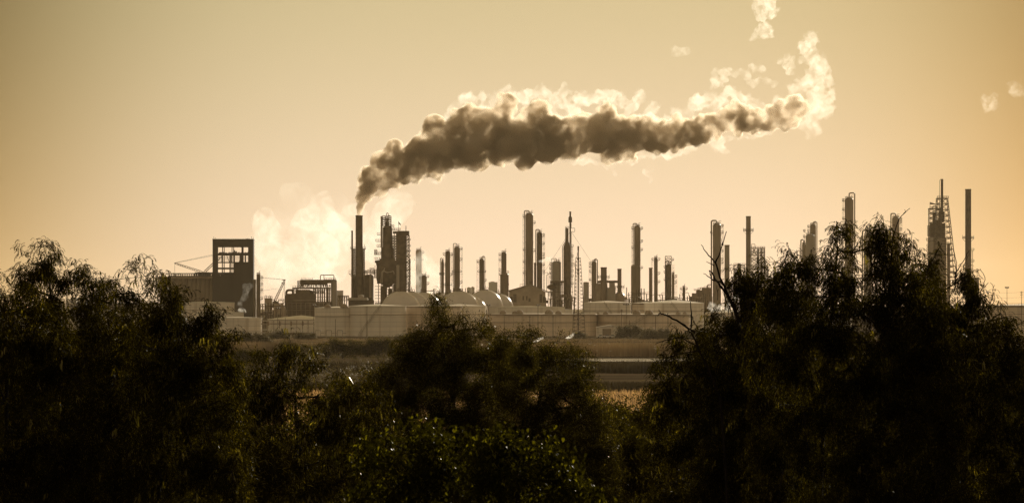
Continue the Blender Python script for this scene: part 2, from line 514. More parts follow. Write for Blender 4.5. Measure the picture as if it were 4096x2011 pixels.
def column(x0, x1, yt, label, D=2500, name='distillation_column', cat='column', group='distillation columns', mat='steel',
           pl=(), loop=None, loop_h=14, loop_w=5, top=True, ladder=None, dome=.6, rings=2, wide=None, frame=None, yb=None, caged=True):
    """pl: rows of side platforms as (row, side) with side -1 left, 1 right, 0 round"""
    xc = (x0 + x1) / 2; s = F / D; r = (x1 - x0) / 2 / s
    t = thing(name, label, cat, xc, D, group)
    yb = yb or gy(D)
    def sh(m):
        m.pvessel(x0, x1, yt, yb, 0, dome)
        for k in range(rings):
            z = m.z(yt + (yb - yt) * (k + 1) / (rings + 1)); m.lathe([(r+.12, z-.25), (r+.12, z+.25)], 0, 0, 24)
    part(t, D, xc, 'shell', M[mat], sh)
    if wide:
        part(t, D, xc, 'skirt', M[mat], lambda m: m.lathe([(wide[1]/2/s, 0), (wide[1]/2/s, m.z(wide[0]+6)), (r, m.z(wide[0]))], m.x(wide[2] if len(wide) > 2 else xc), 0, 24))
    for row, side in pl:
        z = WZ(row, D); ext = 9 / s; h = 7 / s
        dk = MB(D, xc); rl = MB(D, xc)
        if side == 0:
            dk.lathe([(r+.02, z-.15), (r+ext*.8, z-.15), (r+ext*.8, z+.15), (r+.02, z+.15)], 0, 0, 16)
            for k in range(12):
                a = k * math.pi / 6; c, sn = math.cos(a), math.sin(a); c2, s2 = math.cos(a+math.pi/6), math.sin(a+math.pi/6); R = r+ext*.75
                rl.bar((R*c, R*sn, z), (R*c, R*sn, z+h), .14); rl.bar((R*c, R*sn, z+h), (R*c2, R*s2, z+h), .14)
        else:
            xa = side * (r-.1); xb = side * (r + ext)
            dk.box(xa, xb, -r*.7, r*.7, z-.15, z+.15); dk.bar((xa, 0, z-ext*.8), (xb*.98, 0, z-.1), .16)
            for yy in (-r*.7, r*.7):
                rl.bar((xa, yy, z+h), (xb, yy, z+h), .14); rl.bar((xb, yy, z), (xb, yy, z+h), .14); rl.bar(((xa+xb)/2, yy, z), ((xa+xb)/2, yy, z+h), .12)
            rl.bar((xb, -r*.7, z+h), (xb, r*.7, z+h), .14)
        po = dk.build('platform', M['dark'], t); rl.build('railing', M['dark'], po)
    sides = [sd for _, sd in pl if sd] or [1]
    lad = ladder if ladder is not None else sides[0]
    if lad:
        def lf(m):
            xx = lad * (r + .8); z1 = m.z(yt) - .5
            for q in (-.3, .3):
                m.bar((xx, q, 1), (xx, q, z1), .1)
            z = 2
            while z < z1:
                m.bar((xx, -.3, z), (xx, .3, z), .08)
                if caged and int(z) % 4 == 0: m.bar((xx, 0, z), (xx + lad*.8, 0, z), .1)
                z += 1.0
            if caged: m.bar((xx + lad*.8, 0, 8), (xx + lad*.8, 0, z1), .1)
        part(t, D, xc, 'ladder', M['dark'], lf, False)
    if top:
        def tf(m):
            z = m.z(yt) - r*dome*.35; R = r*.8; h = 7/s
            m.box(-R, R, -R, R, z-.1, z+.12)
            for k in range(5):
                xx = -R + 2*R*k/4
                for yy in (-R, R): m.bar((xx, yy, z), (xx, yy, z+h), .13)
            for yy in (-R, R): m.bar((-R, yy, z+h), (R, yy, z+h), .14); m.bar((-R, yy, z+h*.5), (R, yy, z+h*.5), .1)
            for xx in (-R, R): m.bar((xx, -R, z+h), (xx, R, z+h), .14)
            m.bar((R*.6, 0, z), (R*.6, 0, z+h*1.9), .16); m.bar((R*.6, 0, z+h*1.9), (R*1.3, 0, z+h*1.9), .13)
        part(t, D, xc, 'top_platform', M['dark'], tf, False)
    if loop:
        side = loop; lw = loop_w
        def of(m):
            xs_ = (x1 + lw*.9) if side > 0 else (x0 - lw*.9)
            m.ppipe([(xc, yt+4, -.3), (xc, yt-loop_h, -.3), (xs_, yt-loop_h, -.3), (xs_, yb-2, -.3)], lw, bend=6)
        part(t, D, xc, 'overhead_pipe', M[mat], of)
    return t

def stack(x0, x1, yt, label, D=2500, name='smokestack', plat=(), mat='steel', flare=None, yb=None, group='smokestacks'):
    xc = (x0+x1)/2; s = F/D; r = (x1-x0)/2/s
    t = thing(name, label, 'smokestack', xc, D, group)
    def sh(m):
        zt = m.z(yt); rb = r*1.08
        m.lathe([(rb, 0), (r, zt), (r*.9, zt), (r*.88, zt-3)], 0, 0, 28)
    part(t, D, xc, 'shaft', M[mat], sh)
    part(t, D, xc, 'rim', M['dark'], lambda m: m.lathe([(r+.02, m.z(yt)-.5), (r+.15, m.z(yt)-.5), (r+.15, m.z(yt)+.1), (r-.2, m.z(yt)+.1)], 0, 0, 28))
    for row in plat:
        z = WZ(row, D); R = r + 11/s; h = 7/s; dk = MB(D, xc); rl = MB(D, xc)
        dk.lathe([(r+.02, z-.15), (R, z-.15), (R, z+.15), (r+.02, z+.15)], 0, 0, 16)
        for k in range(12):
            a = k*math.pi/6; c, sn = math.cos(a), math.sin(a); c2, s2 = math.cos(a+math.pi/6), math.sin(a+math.pi/6)
            rl.bar((R*c, R*sn, z), (R*c, R*sn, z+h), .14); rl.bar((R*c, R*sn, z+h), (R*c2, R*s2, z+h), .14); rl.bar((R*c, R*sn, z+h/2), (R*c2, R*s2, z+h/2), .1)
            if k % 3 == 0: dk.bar((r*c, r*sn, z-2), (R*c, R*sn, z-.2), .14)
        rl.bar((R, 0, z), (R, 0, z+h*1.9), .12); rl.bar((-R, 0, z), (-R, 0, z+h*1.9), .12)
        po = dk.build('platform', M['dark'], t); rl.build('railing', M['dark'], po)
    return t

# ---- tanks
def tank(x0, x1, yt, label, D, mat='tank', cone=7, stair=1, girder=True, vents=0, group='storage tanks', H=None, rail=True):
    xc = (x0+x1)/2; s = F/D; R = (x1-x0)/2/s; h = WZ(yt, D); D2 = D + R
    t = thing('storage_tank', label, 'storage tank', xc, D, group)
    t.location.x = WX(xc, D); t.location.y = D2
    k = 1.0
    n = 96
    m = MB(D, xc); m.lathe([(R, -.1), (R, h)], 0, 0, n); m.build('shell', M[mat], t, smooth=True)
    m = MB(D, xc); m.lathe([(R+.18, h-.02), (R+.18, h+.14), (R*.5, h+cone/s*.55+.14), (.3, h+cone/s+.14)], 0, 0, n); m.build('cone_roof', M['roof'], t, smooth=True)
    if girder:
        m = MB(D, xc)
        for zz_ in ([h-4.2] if h > 9 else [h-2.5]):
            m.lathe([(R+.01, zz_-.12), (R+.35, zz_-.12), (R+.35, zz_+.12), (R+.01, zz_+.12)], 0, 0, n)
        m.build('wind_girder', M['steel'], t)
        if mat == 'dimtank':
            m = MB(D, xc); m.lathe([(R+.2, h-.75), (R+.45, h-.75), (R+.45, h-.03), (R+.2, h-.03)], 0, 0, n); m.build('rim_band', M['steel'], t)
    if stair:
        m = MB(D, xc); N = 34
        a0 = math.radians(-128 if stair > 0 else -52); a1 = a0 + math.radians(46) * stair
        P0 = []
        for i in range(N+1):
            a = a0 + (a1-a0)*i/N; z = h*i/N; P0.append((math.cos(a), math.sin(a), z))
        for i in range(N):
            (c, sn, z), (c2, s2, z2) = P0[i], P0[i+1]
            m.add([(R*c, R*sn, z2), ((R+.9)*c, (R+.9)*sn, z2), ((R+.9)*c2, (R+.9)*s2, z2), (R*c2, R*s2, z2),
                   (R*c, R*sn, z2-.1), ((R+.9)*c, (R+.9)*sn, z2-.1), ((R+.9)*c2, (R+.9)*s2, z2-.1), (R*c2, R*s2, z2-.1)],
                  [(0,1,2,3), (7,6,5,4), (0,4,5,1), (1,5,6,2), (2,6,7,3), (3,7,4,0)])
            m.bar(((R+.9)*c, (R+.9)*sn, z+1.1), ((R+.9)*c2, (R+.9)*s2, z2+1.1), .07)
            if i % 3 == 0: m.bar(((R+.9)*c, (R+.9)*sn, z), ((R+.9)*c, (R+.9)*sn, z+1.1), .06)
        m.build('spiral_stair', M['dark'], t)
    if rail:
        m = MB(D, xc); N = 64
        for i in range(N):
            a = i*2*math.pi/N; b = (i+1)*2*math.pi/N; q = R*.995
            m.bar((q*math.cos(a), q*math.sin(a), h+.12), (q*math.cos(a), q*math.sin(a), h+1.15), .07)
            m.bar((q*math.cos(a), q*math.sin(a), h+1.15), (q*math.cos(b), q*math.sin(b), h+1.15), .07)
        if rail == 2: m.build('roof_railing', M['dark'], t)
    for vx, vr in (vents or ()):
        m = MB(D, xc); rr = vr/s
        m.lathe([(rr, 0), (rr*.97, rr*.3), (rr*.8, rr*.62), (rr*.5, rr*.9), (.05, rr)], 0, 0, 16)
        o = m.build('roof_dome', M['concrete'], t, smooth=True)
        o.location = (m.x(vx), -math.sqrt(max(0, (R*.93)**2 - m.x(vx)**2)), h+.15)
    return t
tank(1254, 1440, 1231, 'pale storage tank left of the big white round one, two small domes on its rim', 1925, 'tank', 5, 0, vents=[(1310, 14), (1376, 16)])
tank(1393, 1622, 1224, 'large clean white storage tank left of centre with a curved stair rising across it', 1915, 'tank', 7, 1)
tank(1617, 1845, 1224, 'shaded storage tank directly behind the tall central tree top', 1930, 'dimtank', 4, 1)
tank(1730, 1943, 1224, 'pale storage tank with sunlit right edge below the big spheres', 1990, 'tank', 7, 0)
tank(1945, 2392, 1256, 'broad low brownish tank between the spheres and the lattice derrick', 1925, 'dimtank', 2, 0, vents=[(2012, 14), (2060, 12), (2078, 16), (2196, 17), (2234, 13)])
tank(1958, 2262, 1228, 'pale tank whose top shows behind the broad low brownish tank', 2080, 'tank', 4, 0, girder=False)
tank(2160, 2293, 1238, 'small bright pale tank peeping out left of the lattice derrick', 2170, 'roof', 2, 0, girder=False)
tank(2332, 2527, 1211, 'tall white tank just right of the lattice derrick', 2060, 'tank', 8, -1)
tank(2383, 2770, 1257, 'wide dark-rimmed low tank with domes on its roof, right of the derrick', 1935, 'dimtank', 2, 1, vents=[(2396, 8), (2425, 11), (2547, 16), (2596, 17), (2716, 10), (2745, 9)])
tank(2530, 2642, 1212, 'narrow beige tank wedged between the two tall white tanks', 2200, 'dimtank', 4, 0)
tank(2580, 2821, 1212, 'big white tank with low conical roof and glaring right edge behind the dead branches', 2080, 'tank', 12, -1)
tank(2828, 3110, 1250, 'white low tank half hidden behind the bare branches', 2010, 'tank', 10, 0)
tank(3130, 3420, 1236, 'pale tank glimpsed through the big right-hand tree', 2050, 'tank', 6, 0)
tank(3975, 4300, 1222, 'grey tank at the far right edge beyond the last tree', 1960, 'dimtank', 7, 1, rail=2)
tank(715, 930, 1210, 'upper pale tank in front of the concrete silos', 2180, 'tank', 3, 0)
tank(765, 968, 1250, 'small white flat tank under the silo steam plume', 2080, 'roof', 3, 0)
tank(838, 1042, 1271, 'low white tank with blazing right edge left of the pipe rack', 1960, 'tank', 3, 0, girder=False)
tank(250, 640, 1213, 'huge pale tank seen through the left-hand trees', 2020, 'tank', 4, 0)
tank(60, 238, 1235, 'pale tank far left behind the dense leaves', 2090, 'tank', 4, 0)
tank(1062, 1330, 1277, 'low wide tank with bright shallow cone roof behind the pipe rack', 2150, 'tank', 15, 0, girder=False)

# ---- spheres
def sphere(cx, top, R_px, label, D):
    s = F/D; R = R_px/s; t = thing('gas_sphere', label, 'gas sphere', cx, D, 'spherical gas tanks')
    cz = WZ(top, D) - R
    m = MB(D, cx); prof = [(R*math.sin(a), cz - R*math.cos(a)) for a in np.linspace(.03, math.pi-.03, 40)]
    m.lathe(prof, 0, 0, 72); m.build('shell', M['sphere'], t, smooth=True)
    for k in range(8):
        a = (k+.5)*math.pi/4
        m = MB(D, cx); m.tube([(R*.99*math.cos(a), R*.99*math.sin(a), 0), (R*.99*math.cos(a), R*.99*math.sin(a), cz+.3)], .5, 8); m.build('leg', M['pale'], t)
    m = MB(D, cx)
    z = cz+R
    m.box(-1.8, 1.8, -1.8, 1.8, z-.1, z+.15)
    for xx in (-1.8, -.6, .6, 1.8):
        for yy in (-1.8, 1.8): m.bar((xx, yy, z), (xx, yy, z+1.3), .12)
    for yy in (-1.8, 1.8): m.bar((-1.8, yy, z+1.3), (1.8, yy, z+1.3), .12)
    m.bar((0, 0, z), (0, 0, z+2.6), .22); m.bar((-1.2, 0, z), (-1.2, 0, z+1.8), .16)
    m.build('top_platform', M['dark'], t)
    m = MB(D, cx); pts = []
    for k in range(14):
        a = math.radians(5 + 75*k/13); pts.append((-(R+.5)*math.sin(a), -2, cz+(R+.5)*math.cos(a)))
    m.tube(pts, .12, 5); m.build('stair_rail', M['dark'], t)
    return t
for cx, top, R, lab, D in [
    (1603, 1164, 80, 'nearest left gas sphere beside the coker tower, its sunlit arc toward the right', 2120),
    (1646, 1166, 78, 'second gas sphere in the left overlapping row', 2180),
    (1693, 1168, 76, 'third gas sphere in the left overlapping row', 2240),
    (1757, 1172, 66, 'small shaded gas sphere below the three slim columns', 2330),
    (1838, 1163, 84, 'large central gas sphere standing in front of the tallest slim column trio', 2120),
    (1871, 1178, 83, 'gas sphere peeping out right of the large central one', 2180),
    (1941, 1158, 71, 'gas sphere below the lone slender column', 2240),
    (1993, 1174, 62, 'rightmost gas sphere, next to the gabled shed', 2300)]:
    sphere(cx, top, R, lab, D)

# ---- silo block with gallery, framed tower
def silos():
    D = 2520; xc = 830
    t = thing('silo_block', 'long block of dark concrete silos with a conveyor gallery along its top', 'silos', xc, D)
    n = 20
    for k in range(n):
        x = 640 + (1000-640)*(k+.5)/n
        m = MB(D, xc); m.pvessel(x-9.6, x+9.6, 1114, gy(D), 0, 0, n=20); m.build('silo', M['concrete'], t, smooth=True)
    m = MB(D, xc); m.pbox(632, 1006, 1106, 1114.5, -4.2, 4.2); m.build('roof_slab', M['concrete'], t)
    m = MB(D, xc); m.pbox(996, 1024, 1117, gy(D), -4, 4); m.build('end_block', M['concrete'], t)
    m = MB(D, xc)
    m.pbox(664, 850, 1092, 1095.5, -3.2, 3.2)
    m.pbox(676, 1000, 1102.5, 1106, -3, 3)
    m.pbox(780, 960, 1089, 1093, -3, 3)
    for k in range(31):
        x = 676 + k*9
        if x > 960: break
        wpx = 2 if x < 775 else 5
        for d in (-2.9, 2.9): m.pbox(x, x+wpx, 1095.4, 1102.6, d-.1, d+.1)
    m.pbox(900, 1003, 1089, 1106.2, -2.7, 2.7)
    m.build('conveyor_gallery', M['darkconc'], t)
silos()
def wall_open(m, x0, x1, y0, y1, ops, d0, d1):
    ysr = sorted({y0, y1} | {v for o in ops for v in o[2:4] if y0 < v < y1})
    for a, b in zip(ysr, ysr[1:]):
        mid = (a+b)/2; xsr = sorted({x0, x1} | {v for o in ops if o[2] < mid < o[3] for v in o[0:2]})
        for p_, q_ in zip(xsr, xsr[1:]):
            xm = (p_+q_)/2
            if any(o[0] < xm < o[1] and o[2] < mid < o[3] for o in ops): continue
            m.pbox(p_, q_, a, b, d0, d1)
def frame_tower():
    D = 2520; xc = 934
    t = thing('framed_tower', 'tall dark square tower with open see-through floors above the silos', 'tower', xc, D)
    Q = lambda vx: 800 + vx/4.217
    R_ = lambda vy: 900 + vy/4.217
    ops = []
    for ya, yb, xs_ in [(378, 482, [(307,385),(398,413),(425,545),(557,573),(585,710),(745,822)]),
                        (515, 622, [(307,373),(398,412),(425,508),(532,543),(557,573),(600,692),(745,765),(785,822)]),
                        (643, 717, [(307,380),(395,411),(425,508),(530,543),(557,573)]),
                        (748, 817, [(307,380),(395,411),(425,508),(530,543),(557,573)]),
                        (845, 868, [(325,370),(432,450),(465,497)])]:
        ops += [(Q(a), Q(b), R_(ya), R_(yb)) for a, b in xs_]
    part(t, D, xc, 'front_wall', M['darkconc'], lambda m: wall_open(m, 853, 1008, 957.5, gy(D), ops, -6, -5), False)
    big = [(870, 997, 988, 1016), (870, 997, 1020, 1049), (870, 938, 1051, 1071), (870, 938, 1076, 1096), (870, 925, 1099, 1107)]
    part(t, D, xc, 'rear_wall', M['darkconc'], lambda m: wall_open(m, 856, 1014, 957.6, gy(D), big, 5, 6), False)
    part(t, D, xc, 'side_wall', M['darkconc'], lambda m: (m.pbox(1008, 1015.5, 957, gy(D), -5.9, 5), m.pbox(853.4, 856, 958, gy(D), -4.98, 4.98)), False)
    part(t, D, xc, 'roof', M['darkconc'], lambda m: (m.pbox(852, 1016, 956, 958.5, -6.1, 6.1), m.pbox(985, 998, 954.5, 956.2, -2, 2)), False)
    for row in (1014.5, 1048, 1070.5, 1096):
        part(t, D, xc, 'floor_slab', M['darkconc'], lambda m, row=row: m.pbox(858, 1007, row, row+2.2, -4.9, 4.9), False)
    def mach(m):
        rnd = random.Random(5)
        for x in range(876, 996, 4):
            hh = rnd.uniform(3, 9) * (1.6 if 925 < x < 945 or 960 < x < 966 else .8)
            m.pbox(x, x+rnd.uniform(2, 5), 1014.4-hh, 1014.4, -2, 2)
        for k in range(5): m.pbar(873, 1022+k*5, 996, 1022+k*5, .16, -3)
        m.pbar(872, 1043, 890, 1022, .3, -2); m.pbar(908, 1022, 918, 1047, .25, -2)
        m.pvessel(925, 930, 1018, 1048, -1); m.pvessel(958, 963, 1018, 1048, 0); m.ppipe([(966, 1016, 0), (964, 1030, 0), (958, 1048, 0)], 5)
        m.pbox(936, 996, 1052, 1070, -3, 3); m.pbox(936, 996, 1077, 1095.5, -3, 3)
    part(t, D, xc, 'machinery', M['dark'], mach, False)
    def ant(m):
        for x, h in ((855, 10), (861, 7), (1006, 11), (1013, 8)): m.pbar(x, 957, x, 957-h, .16, 0); m.pbar(x-1.5, 957-h+2, x+1.5, 957-h+2, .14, 0)
    part(t, D, xc, 'lightning_rod', M['dark'], ant, False)
frame_tower()

def lattice_boom(m, x0, y0, x1, y1, w0, w1, d=0.0, n=12, bar=.14):
    a = Vector(m.P(x0, y0, d)); b = Vector(m.P(x1, y1, d)); u = (b-a).normalized(); v = u.cross(Vector((0, 1, 0))).normalized(); yv = Vector((0, 1, 0))
    prev = None
    for k in range(n+1):
        t = k/n; ww = (w0 + (w1-w0)*min(1, t*1.0)) * (1 if 0 < k < n else .3) / m.s / 2
        c = a + (b-a)*t; q = [c+v*ww+yv*ww, c+v*ww-yv*ww, c-v*ww-yv*ww, c-v*ww+yv*ww]
        if prev:
            for i in range(4):
                m.bar(prev[i], q[i], bar); m.bar(prev[i], q[(i+1) % 4], bar*.7)
        prev = q
def crane1():
    D = 2610; xc = 815
    t = thing('lattice_crane', 'lattice crane whose two thin booms rise in a V over the silo roof', 'crane', xc, D, 'lattice cranes')
    part(t, D, xc, 'jib', M['dark'], lambda m: lattice_boom(m, 698, 1052, 812, 1089, 5, 8, bar=.2), False)
    part(t, D, xc, 'boom', M['dark'], lambda m: lattice_boom(m, 815, 1090, 880, 1030, 8, 8, bar=.2), False)
    part(t, D, xc, 'cable', M['dark'], lambda m: (m.pbar(698, 1052, 880, 1017, .12), m.pbar(698, 1051, 880, 1012, .12), m.pbar(699, 1052, 699, 1092, .14)), False)
    def body(m):
        m.pbox(800, 838, 1088, 1110, -3, 3); m.pbox(796, 842, gy(D)-14, gy(D), -4, 4); m.plattice(806, 826, 1110, 806, 826, gy(D)-14, 10, .3)
    part(t, D, xc, 'body', M['dark'], body, False)
crane1()
def crane2():
    D = 2560; xc = 1105
    t = thing('lattice_crane', 'crane with single steep lattice boom between the square block and the furnace deck', 'crane', xc, D, 'lattice cranes')
    part(t, D, xc, 'boom', M['dark'], lambda m: lattice_boom(m, 1098, 1206, 1139, 1120, 9, 6, bar=.22, n=14), False)
    part(t, D, xc, 'cable', M['dark'], lambda m: (m.pbar(1139, 1118, 1040, 1108, .1), m.pbar(1139, 1119, 1040, 1111, .1), m.pbar(1140, 1120, 1138, 1180, .16), m.pbar(1140, 1120, 1128, 1195, .14), m.pbar(1110, 1153, 1040, 1164, .1)), False)
    part(t, D, xc, 'boom_head', M['dark'], lambda m: (m.pbox(1130, 1142, 1117, 1121, -.5, .5), m.pbox(1126, 1133, 1130, 1134, -.5, .5)), False)
    part(t, D, xc, 'body', M['dark'], lambda m: (m.pbox(1088, 1112, 1204, 1228, -2.5, 2.5), m.pbox(1084, 1118, gy(D)-12, gy(D), -3, 3), m.pbox(1094, 1108, 1228, gy(D)-12, -1.5, 1.5)), False)
crane2()

column(1026, 1042, 1096, 'slim dark column hugging the right side of the silos', 2480, mat='dark', pl=[(1112, 1), (1137, 1), (1128, -1), (1160, 1), (1195, 1), (1200, -1)], loop=None, dome=.3)
def block1():
    D = 2480; xc = 1074
    t = thing('process_block', 'square grey block with a railed roof between the silos and the crane', 'industrial block', xc, D)
    part(t, D, xc, 'body', M['cladding'], lambda m: m.pbox(1059, 1089, 1192, gy(D), -3, 3), False)
    part(t, D, xc, 'roof_railing', M['dark'], lambda m: (m.prail(1058, 1090, 1192, -2.3, 8), m.pbar(1064, 1192, 1064, 1178, .2), m.pbar(1077, 1192, 1077, 1180, .2), m.pbar(1083, 1192, 1083, 1182, .2)), False)
    part(t, D, xc, 'side_pipe', M['dark'], lambda m: (m.ppipe([(1089, 1198), (1100, 1198), (1100, 1215)], 3), m.pbar(1040, 1226, 1059, 1226, .3), m.pbar(1040, 1237, 1059, 1237, .3)), False)
    D = 2490; xc = 1112
    t = thing('small_shed', 'small pale shed at the crane foot below the furnace duct', 'shed', xc, D)
    part(t, D, xc, 'wall', M['cladding'], lambda m: m.pbox(1096, 1134, 1213, gy(D), -2.5, 2.5), False)
    part(t, D, xc, 'roof', M['dark'], lambda m: m.pbox(1095, 1135, 1211, 1213, -2.7, 2.7), False)
block1()

def furnace():
    D = 2500; xc = 1230
    t = thing('furnace_unit', 'long furnace unit of stacked decks and ducts left of the main smokestack', 'process unit', xc, D)
    def body(m):
        m.pbox(1150, 1262, 1174, gy(D), -5, 5); m.pbox(1140, 1262, 1180, gy(D), -4, 4)
        m.pbox(1262, 1326, 1206, gy(D), -5, 4.5); m.pvessel(1225, 1256, 1160, 1200, 0, .6); m.pbox(1184, 1240, 1158, 1176, -4, 4)
    part(t, D, xc, 'body', M['dark'], body)
    part(t, D, xc, 'inlet_duct', M['dark'], lambda m: m.ppipe([(1146, gy(D)), (1146, 1160), (1172, 1160), (1172, 1176)], 9, -2, bend=8))
    part(t, D, xc, 'top_deck', M['dark'], lambda m: (m.pbox(1202, 1325, 1118.5, 1133, -4, 4), m.pbox(1202, 1310, 1132.9, 1139, -3.5, 3.5)), False)
    part(t, D, xc, 'middle_deck', M['dark'], lambda m: (m.pbox(1171, 1324, 1149.5, 1155.5, -4, 4), m.prail(1172, 1202, 1149.5, -3, 7)), False)
    def posts(m):
        rnd = random.Random(3)
        for x in range(1204, 1324, 4):
            m.pbar(x+rnd.uniform(-1, 1), 1138, x+rnd.uniform(-1, 1), 1150, .28, rnd.choice((-3, 0, 3)))
            if rnd.random() < .5: m.pbox(x-1.2, x+1.2, 1139, 1139+rnd.uniform(3, 9), -3.4, -3)
        for x in (1255, 1262, 1272, 1281, 1289, 1298, 1307, 1312, 1319):
            m.pbar(x, 1155, x, 1206, .42, -3.6); m.pbar(x, 1155, x, 1206, .42, 3.6)
        for x in (1255, 1263, 1271, 1280, 1289): m.pbar(x, 1155, x+7, 1172, .22, -3.6); m.pbar(x+7, 1158, x, 1175, .22, 3.6)
        for y in (1160, 1173, 1188): m.pbar(1262, y, 1324, y, .2, -3.6)
    part(t, D, xc, 'deck_lattice', M['dark'], posts, False)
    def vents(m):
        for k in range(9):
            x = 1206 + k*5.5; m.pbar(x, 1118, x, 1114, .2, -2); m.pbar(x, 1114, x+2.5, 1112, .2, -2)
    part(t, D, xc, 'relief_vent', M['dark'], vents, False)
    part(t, D, xc, 'side_frame', M['dark'], lambda m: (m.plattice(1191, 1204, 1122, 1191, 1204, 1150, 4, .2, 6), m.plattice(1171, 1191, 1150, 1171, 1191, 1178, 3, .22, 6)), False)
    part(t, D, xc, 'end_vessel', M['pale'], lambda m: m.pvessel(1324, 1348, 1117, gy(D), -1, .35, n=28))
    part(t, D, xc, 'crossover_pipe', M['dark'], lambda m: m.ppipe([(1282, 1118), (1282, 1099.5), (1336, 1099.5), (1336, 1118)], 3.4, -1, bend=5))
    part(t, D, xc, 'top_railing', M['dark'], lambda m: (m.prail(1298, 1344, 1117.5, -3, 6), m.pbar(1294, 1101, 1294, 1118, .16), m.pbar(1299, 1101, 1299, 1118, .16)), False)
    def rack(m):
        for x in range(1116, 1330, 18):
            m.pbar(x, 1200 if x < 1140 else 1210, x, gy(D), .35, -6)
        for y in (1201, 1222, 1240): m.pbar(1116, y, 1330, y, .3, -6)
        for y in (1212, 1230): m.ppipe([(1150, y), (1325, y)], 2, -6.5)
        m.prail(1116, 1146, 1201, -6, 7)
        m.pbar(1116, 1246, 1140, 1206, .3, -6); m.pbar(1134, 1240, 1146, 1206, .3, -6)
    part(t, D, xc, 'pipe_rack', M['steel'], rack, False)
furnace()
def farblocks():
    for x0, x1, yt, D, lab in [(1348, 1373, 1163, 3000, 'faint hazy square block right of the furnace vessel'),]:
        xc = (x0+x1)/2; t = thing('hazy_block', lab, 'industrial block', xc, D)
        part(t, D, xc, 'body', M['cladding'], lambda m: m.pbox(x0, x1, yt, gy(D), -4, 4), False)
        part(t, D, xc, 'roof_rim', M['dark'], lambda m: m.pbox(x0-.6, x1+.6, yt-1.5, yt, -4.2, 4.2), False)
farblocks()
def pipebridge(x0, x1, y, D, label, legs=5, yb=None):
    xc = (x0+x1)/2; t = thing('pipe_bridge', label, 'pipe bridge', xc, D, 'pipe bridges')
    def f(m):
        for dy, w_ in ((0, 2.4), (4, 1.8), (-3, 1.4)): m.ppipe([(x0, y+dy), (x1, y+dy)], w_, dy*.2)
    part(t, D, xc, 'pipe', M['dark'], f)
    def g_(m):
        for k in range(legs):
            x = x0 + (x1-x0)*(k+.2)/legs
            m.pbar(x, y-4, x, yb or gy(D), .3, -1); m.pbar(x+7, y-4, x+7, yb or gy(D), .3, 1); m.pbar(x, y-4, x+7, y-4, .3, 0); m.pbar(x, y+20, x+7, y+8, .2, 0)
    part(t, D, xc, 'support_frame', M['dark'], g_, False)
pipebridge(1350, 1395, 1186, 2450, 'short pipe bridge between the hazy block and the main stack')
pipebridge(1500, 1560, 1214, 2440, 'pipe bridge under the bright gap beside the coker tower')

# ---- main stack group
ms = stack(1422.5, 1450.5, 862, 'main smokestack pouring out the long dark plume', 2500, mat='dark', plat=())
stack(1405, 1412, 923, 'thin pipe stack standing tight against the left of the main smokestack', 2497, mat='dark')
def mainbase():
    D = 2500; xc = 1432
    t = thing('stack_support', 'lattice support legs and railed deck around the main smokestack', 'steel frame', xc, D)
    for a, b in ((1412.5, 1420), (1452, 1458)):
        part(t, D, xc, 'lattice_leg', M['dark'], lambda m, a=a, b=b: m.plattice(a, b, 996, a, b, 1190, 20, .25, 5), False)
    part(t, D, xc, 'deck', M['dark'], lambda m: (m.pbox(1403, 1463, 994, 997, 2.5, 3.4), m.prail(1403, 1421, 994, -2.6, 7), m.prail(1452, 1463, 994, -2.6, 7), m.pbar(1458, 994, 1458, 978, .18, 0)), False)
    part(t, D, xc, 'side_platform', M['dark'], lambda m: (m.prail(1396, 1405, 1094, 0, 13), m.pbar(1396, 1094, 1405, 1104, .2)), False)
    D = 2505; xc = 1450
    t = thing('boiler_house', 'dark boiler block at the foot of the main smokestack', 'boiler house', xc, D)
    def b_(m):
        m.pbox(1412, 1452, 1100, gy(D), 3, 9); m.pbox(1405, 1470, 1150, gy(D), 3, 10); m.pvessel(1452, 1494, 1097, gy(D)-20, 4, .3, n=28); m.pbox(1450, 1492, 1150, gy(D), -2, 6)
    part(t, D, xc, 'body', M['dark'], b_)
    part(t, D, xc, 'pale_panel', M['steel'], lambda m: m.pbox(1477, 1487, 1098, 1190, -3.6, -3.2), False)
    def tp(m):
        m.prail(1455, 1500, 1090, 0, 7); m.ppipe([(1461, 1097), (1461, 1081), (1467, 1081), (1467, 1097)], 2.6); m.ppipe([(1470, 1097), (1470, 1078), (1476, 1078), (1476, 1092)], 2.2)
        m.plattice(1480, 1496, 1072, 1480, 1496, 1097, 3, .2, 4); m.plattice(1498, 1508, 1078, 1498, 1508, 1110, 4, .2, 4)
        m.pbar(1500, 1062, 1500, 1080, .18); m.ppipe([(1494, 1110), (1508, 1110)], 3)
    part(t, D, xc, 'roof_pipework', M['dark'], tp, False)
    D = 2420; xc = 1440
    t = thing('pale_canopy', 'long pale roofed canopy with a round vent, low in front of the main stack', 'canopy', xc, D)
    part(t, D, xc, 'roof', M['pale'], lambda m: (m.pbox(1391, 1472, 1194, 1200, -6, 6), m.pbox(1394, 1470, 1190, 1194.2, -4, 4)), False)
    part(t, D, xc, 'round_vent', M['pale'], lambda m: m.lathe([(12/m.s, m.z(1190)), (12/m.s, m.z(1184)), (10/m.s, m.z(1180)), (5/m.s, m.z(1178)), (.1, m.z(1177.5))], m.x(1444), 0, 20))
    def w_(m):
        m.pbox(1393, 1496, 1200, gy(D), 0, 5)
    part(t, D, xc, 'wall', M['dark'], w_, False)
mainbase()

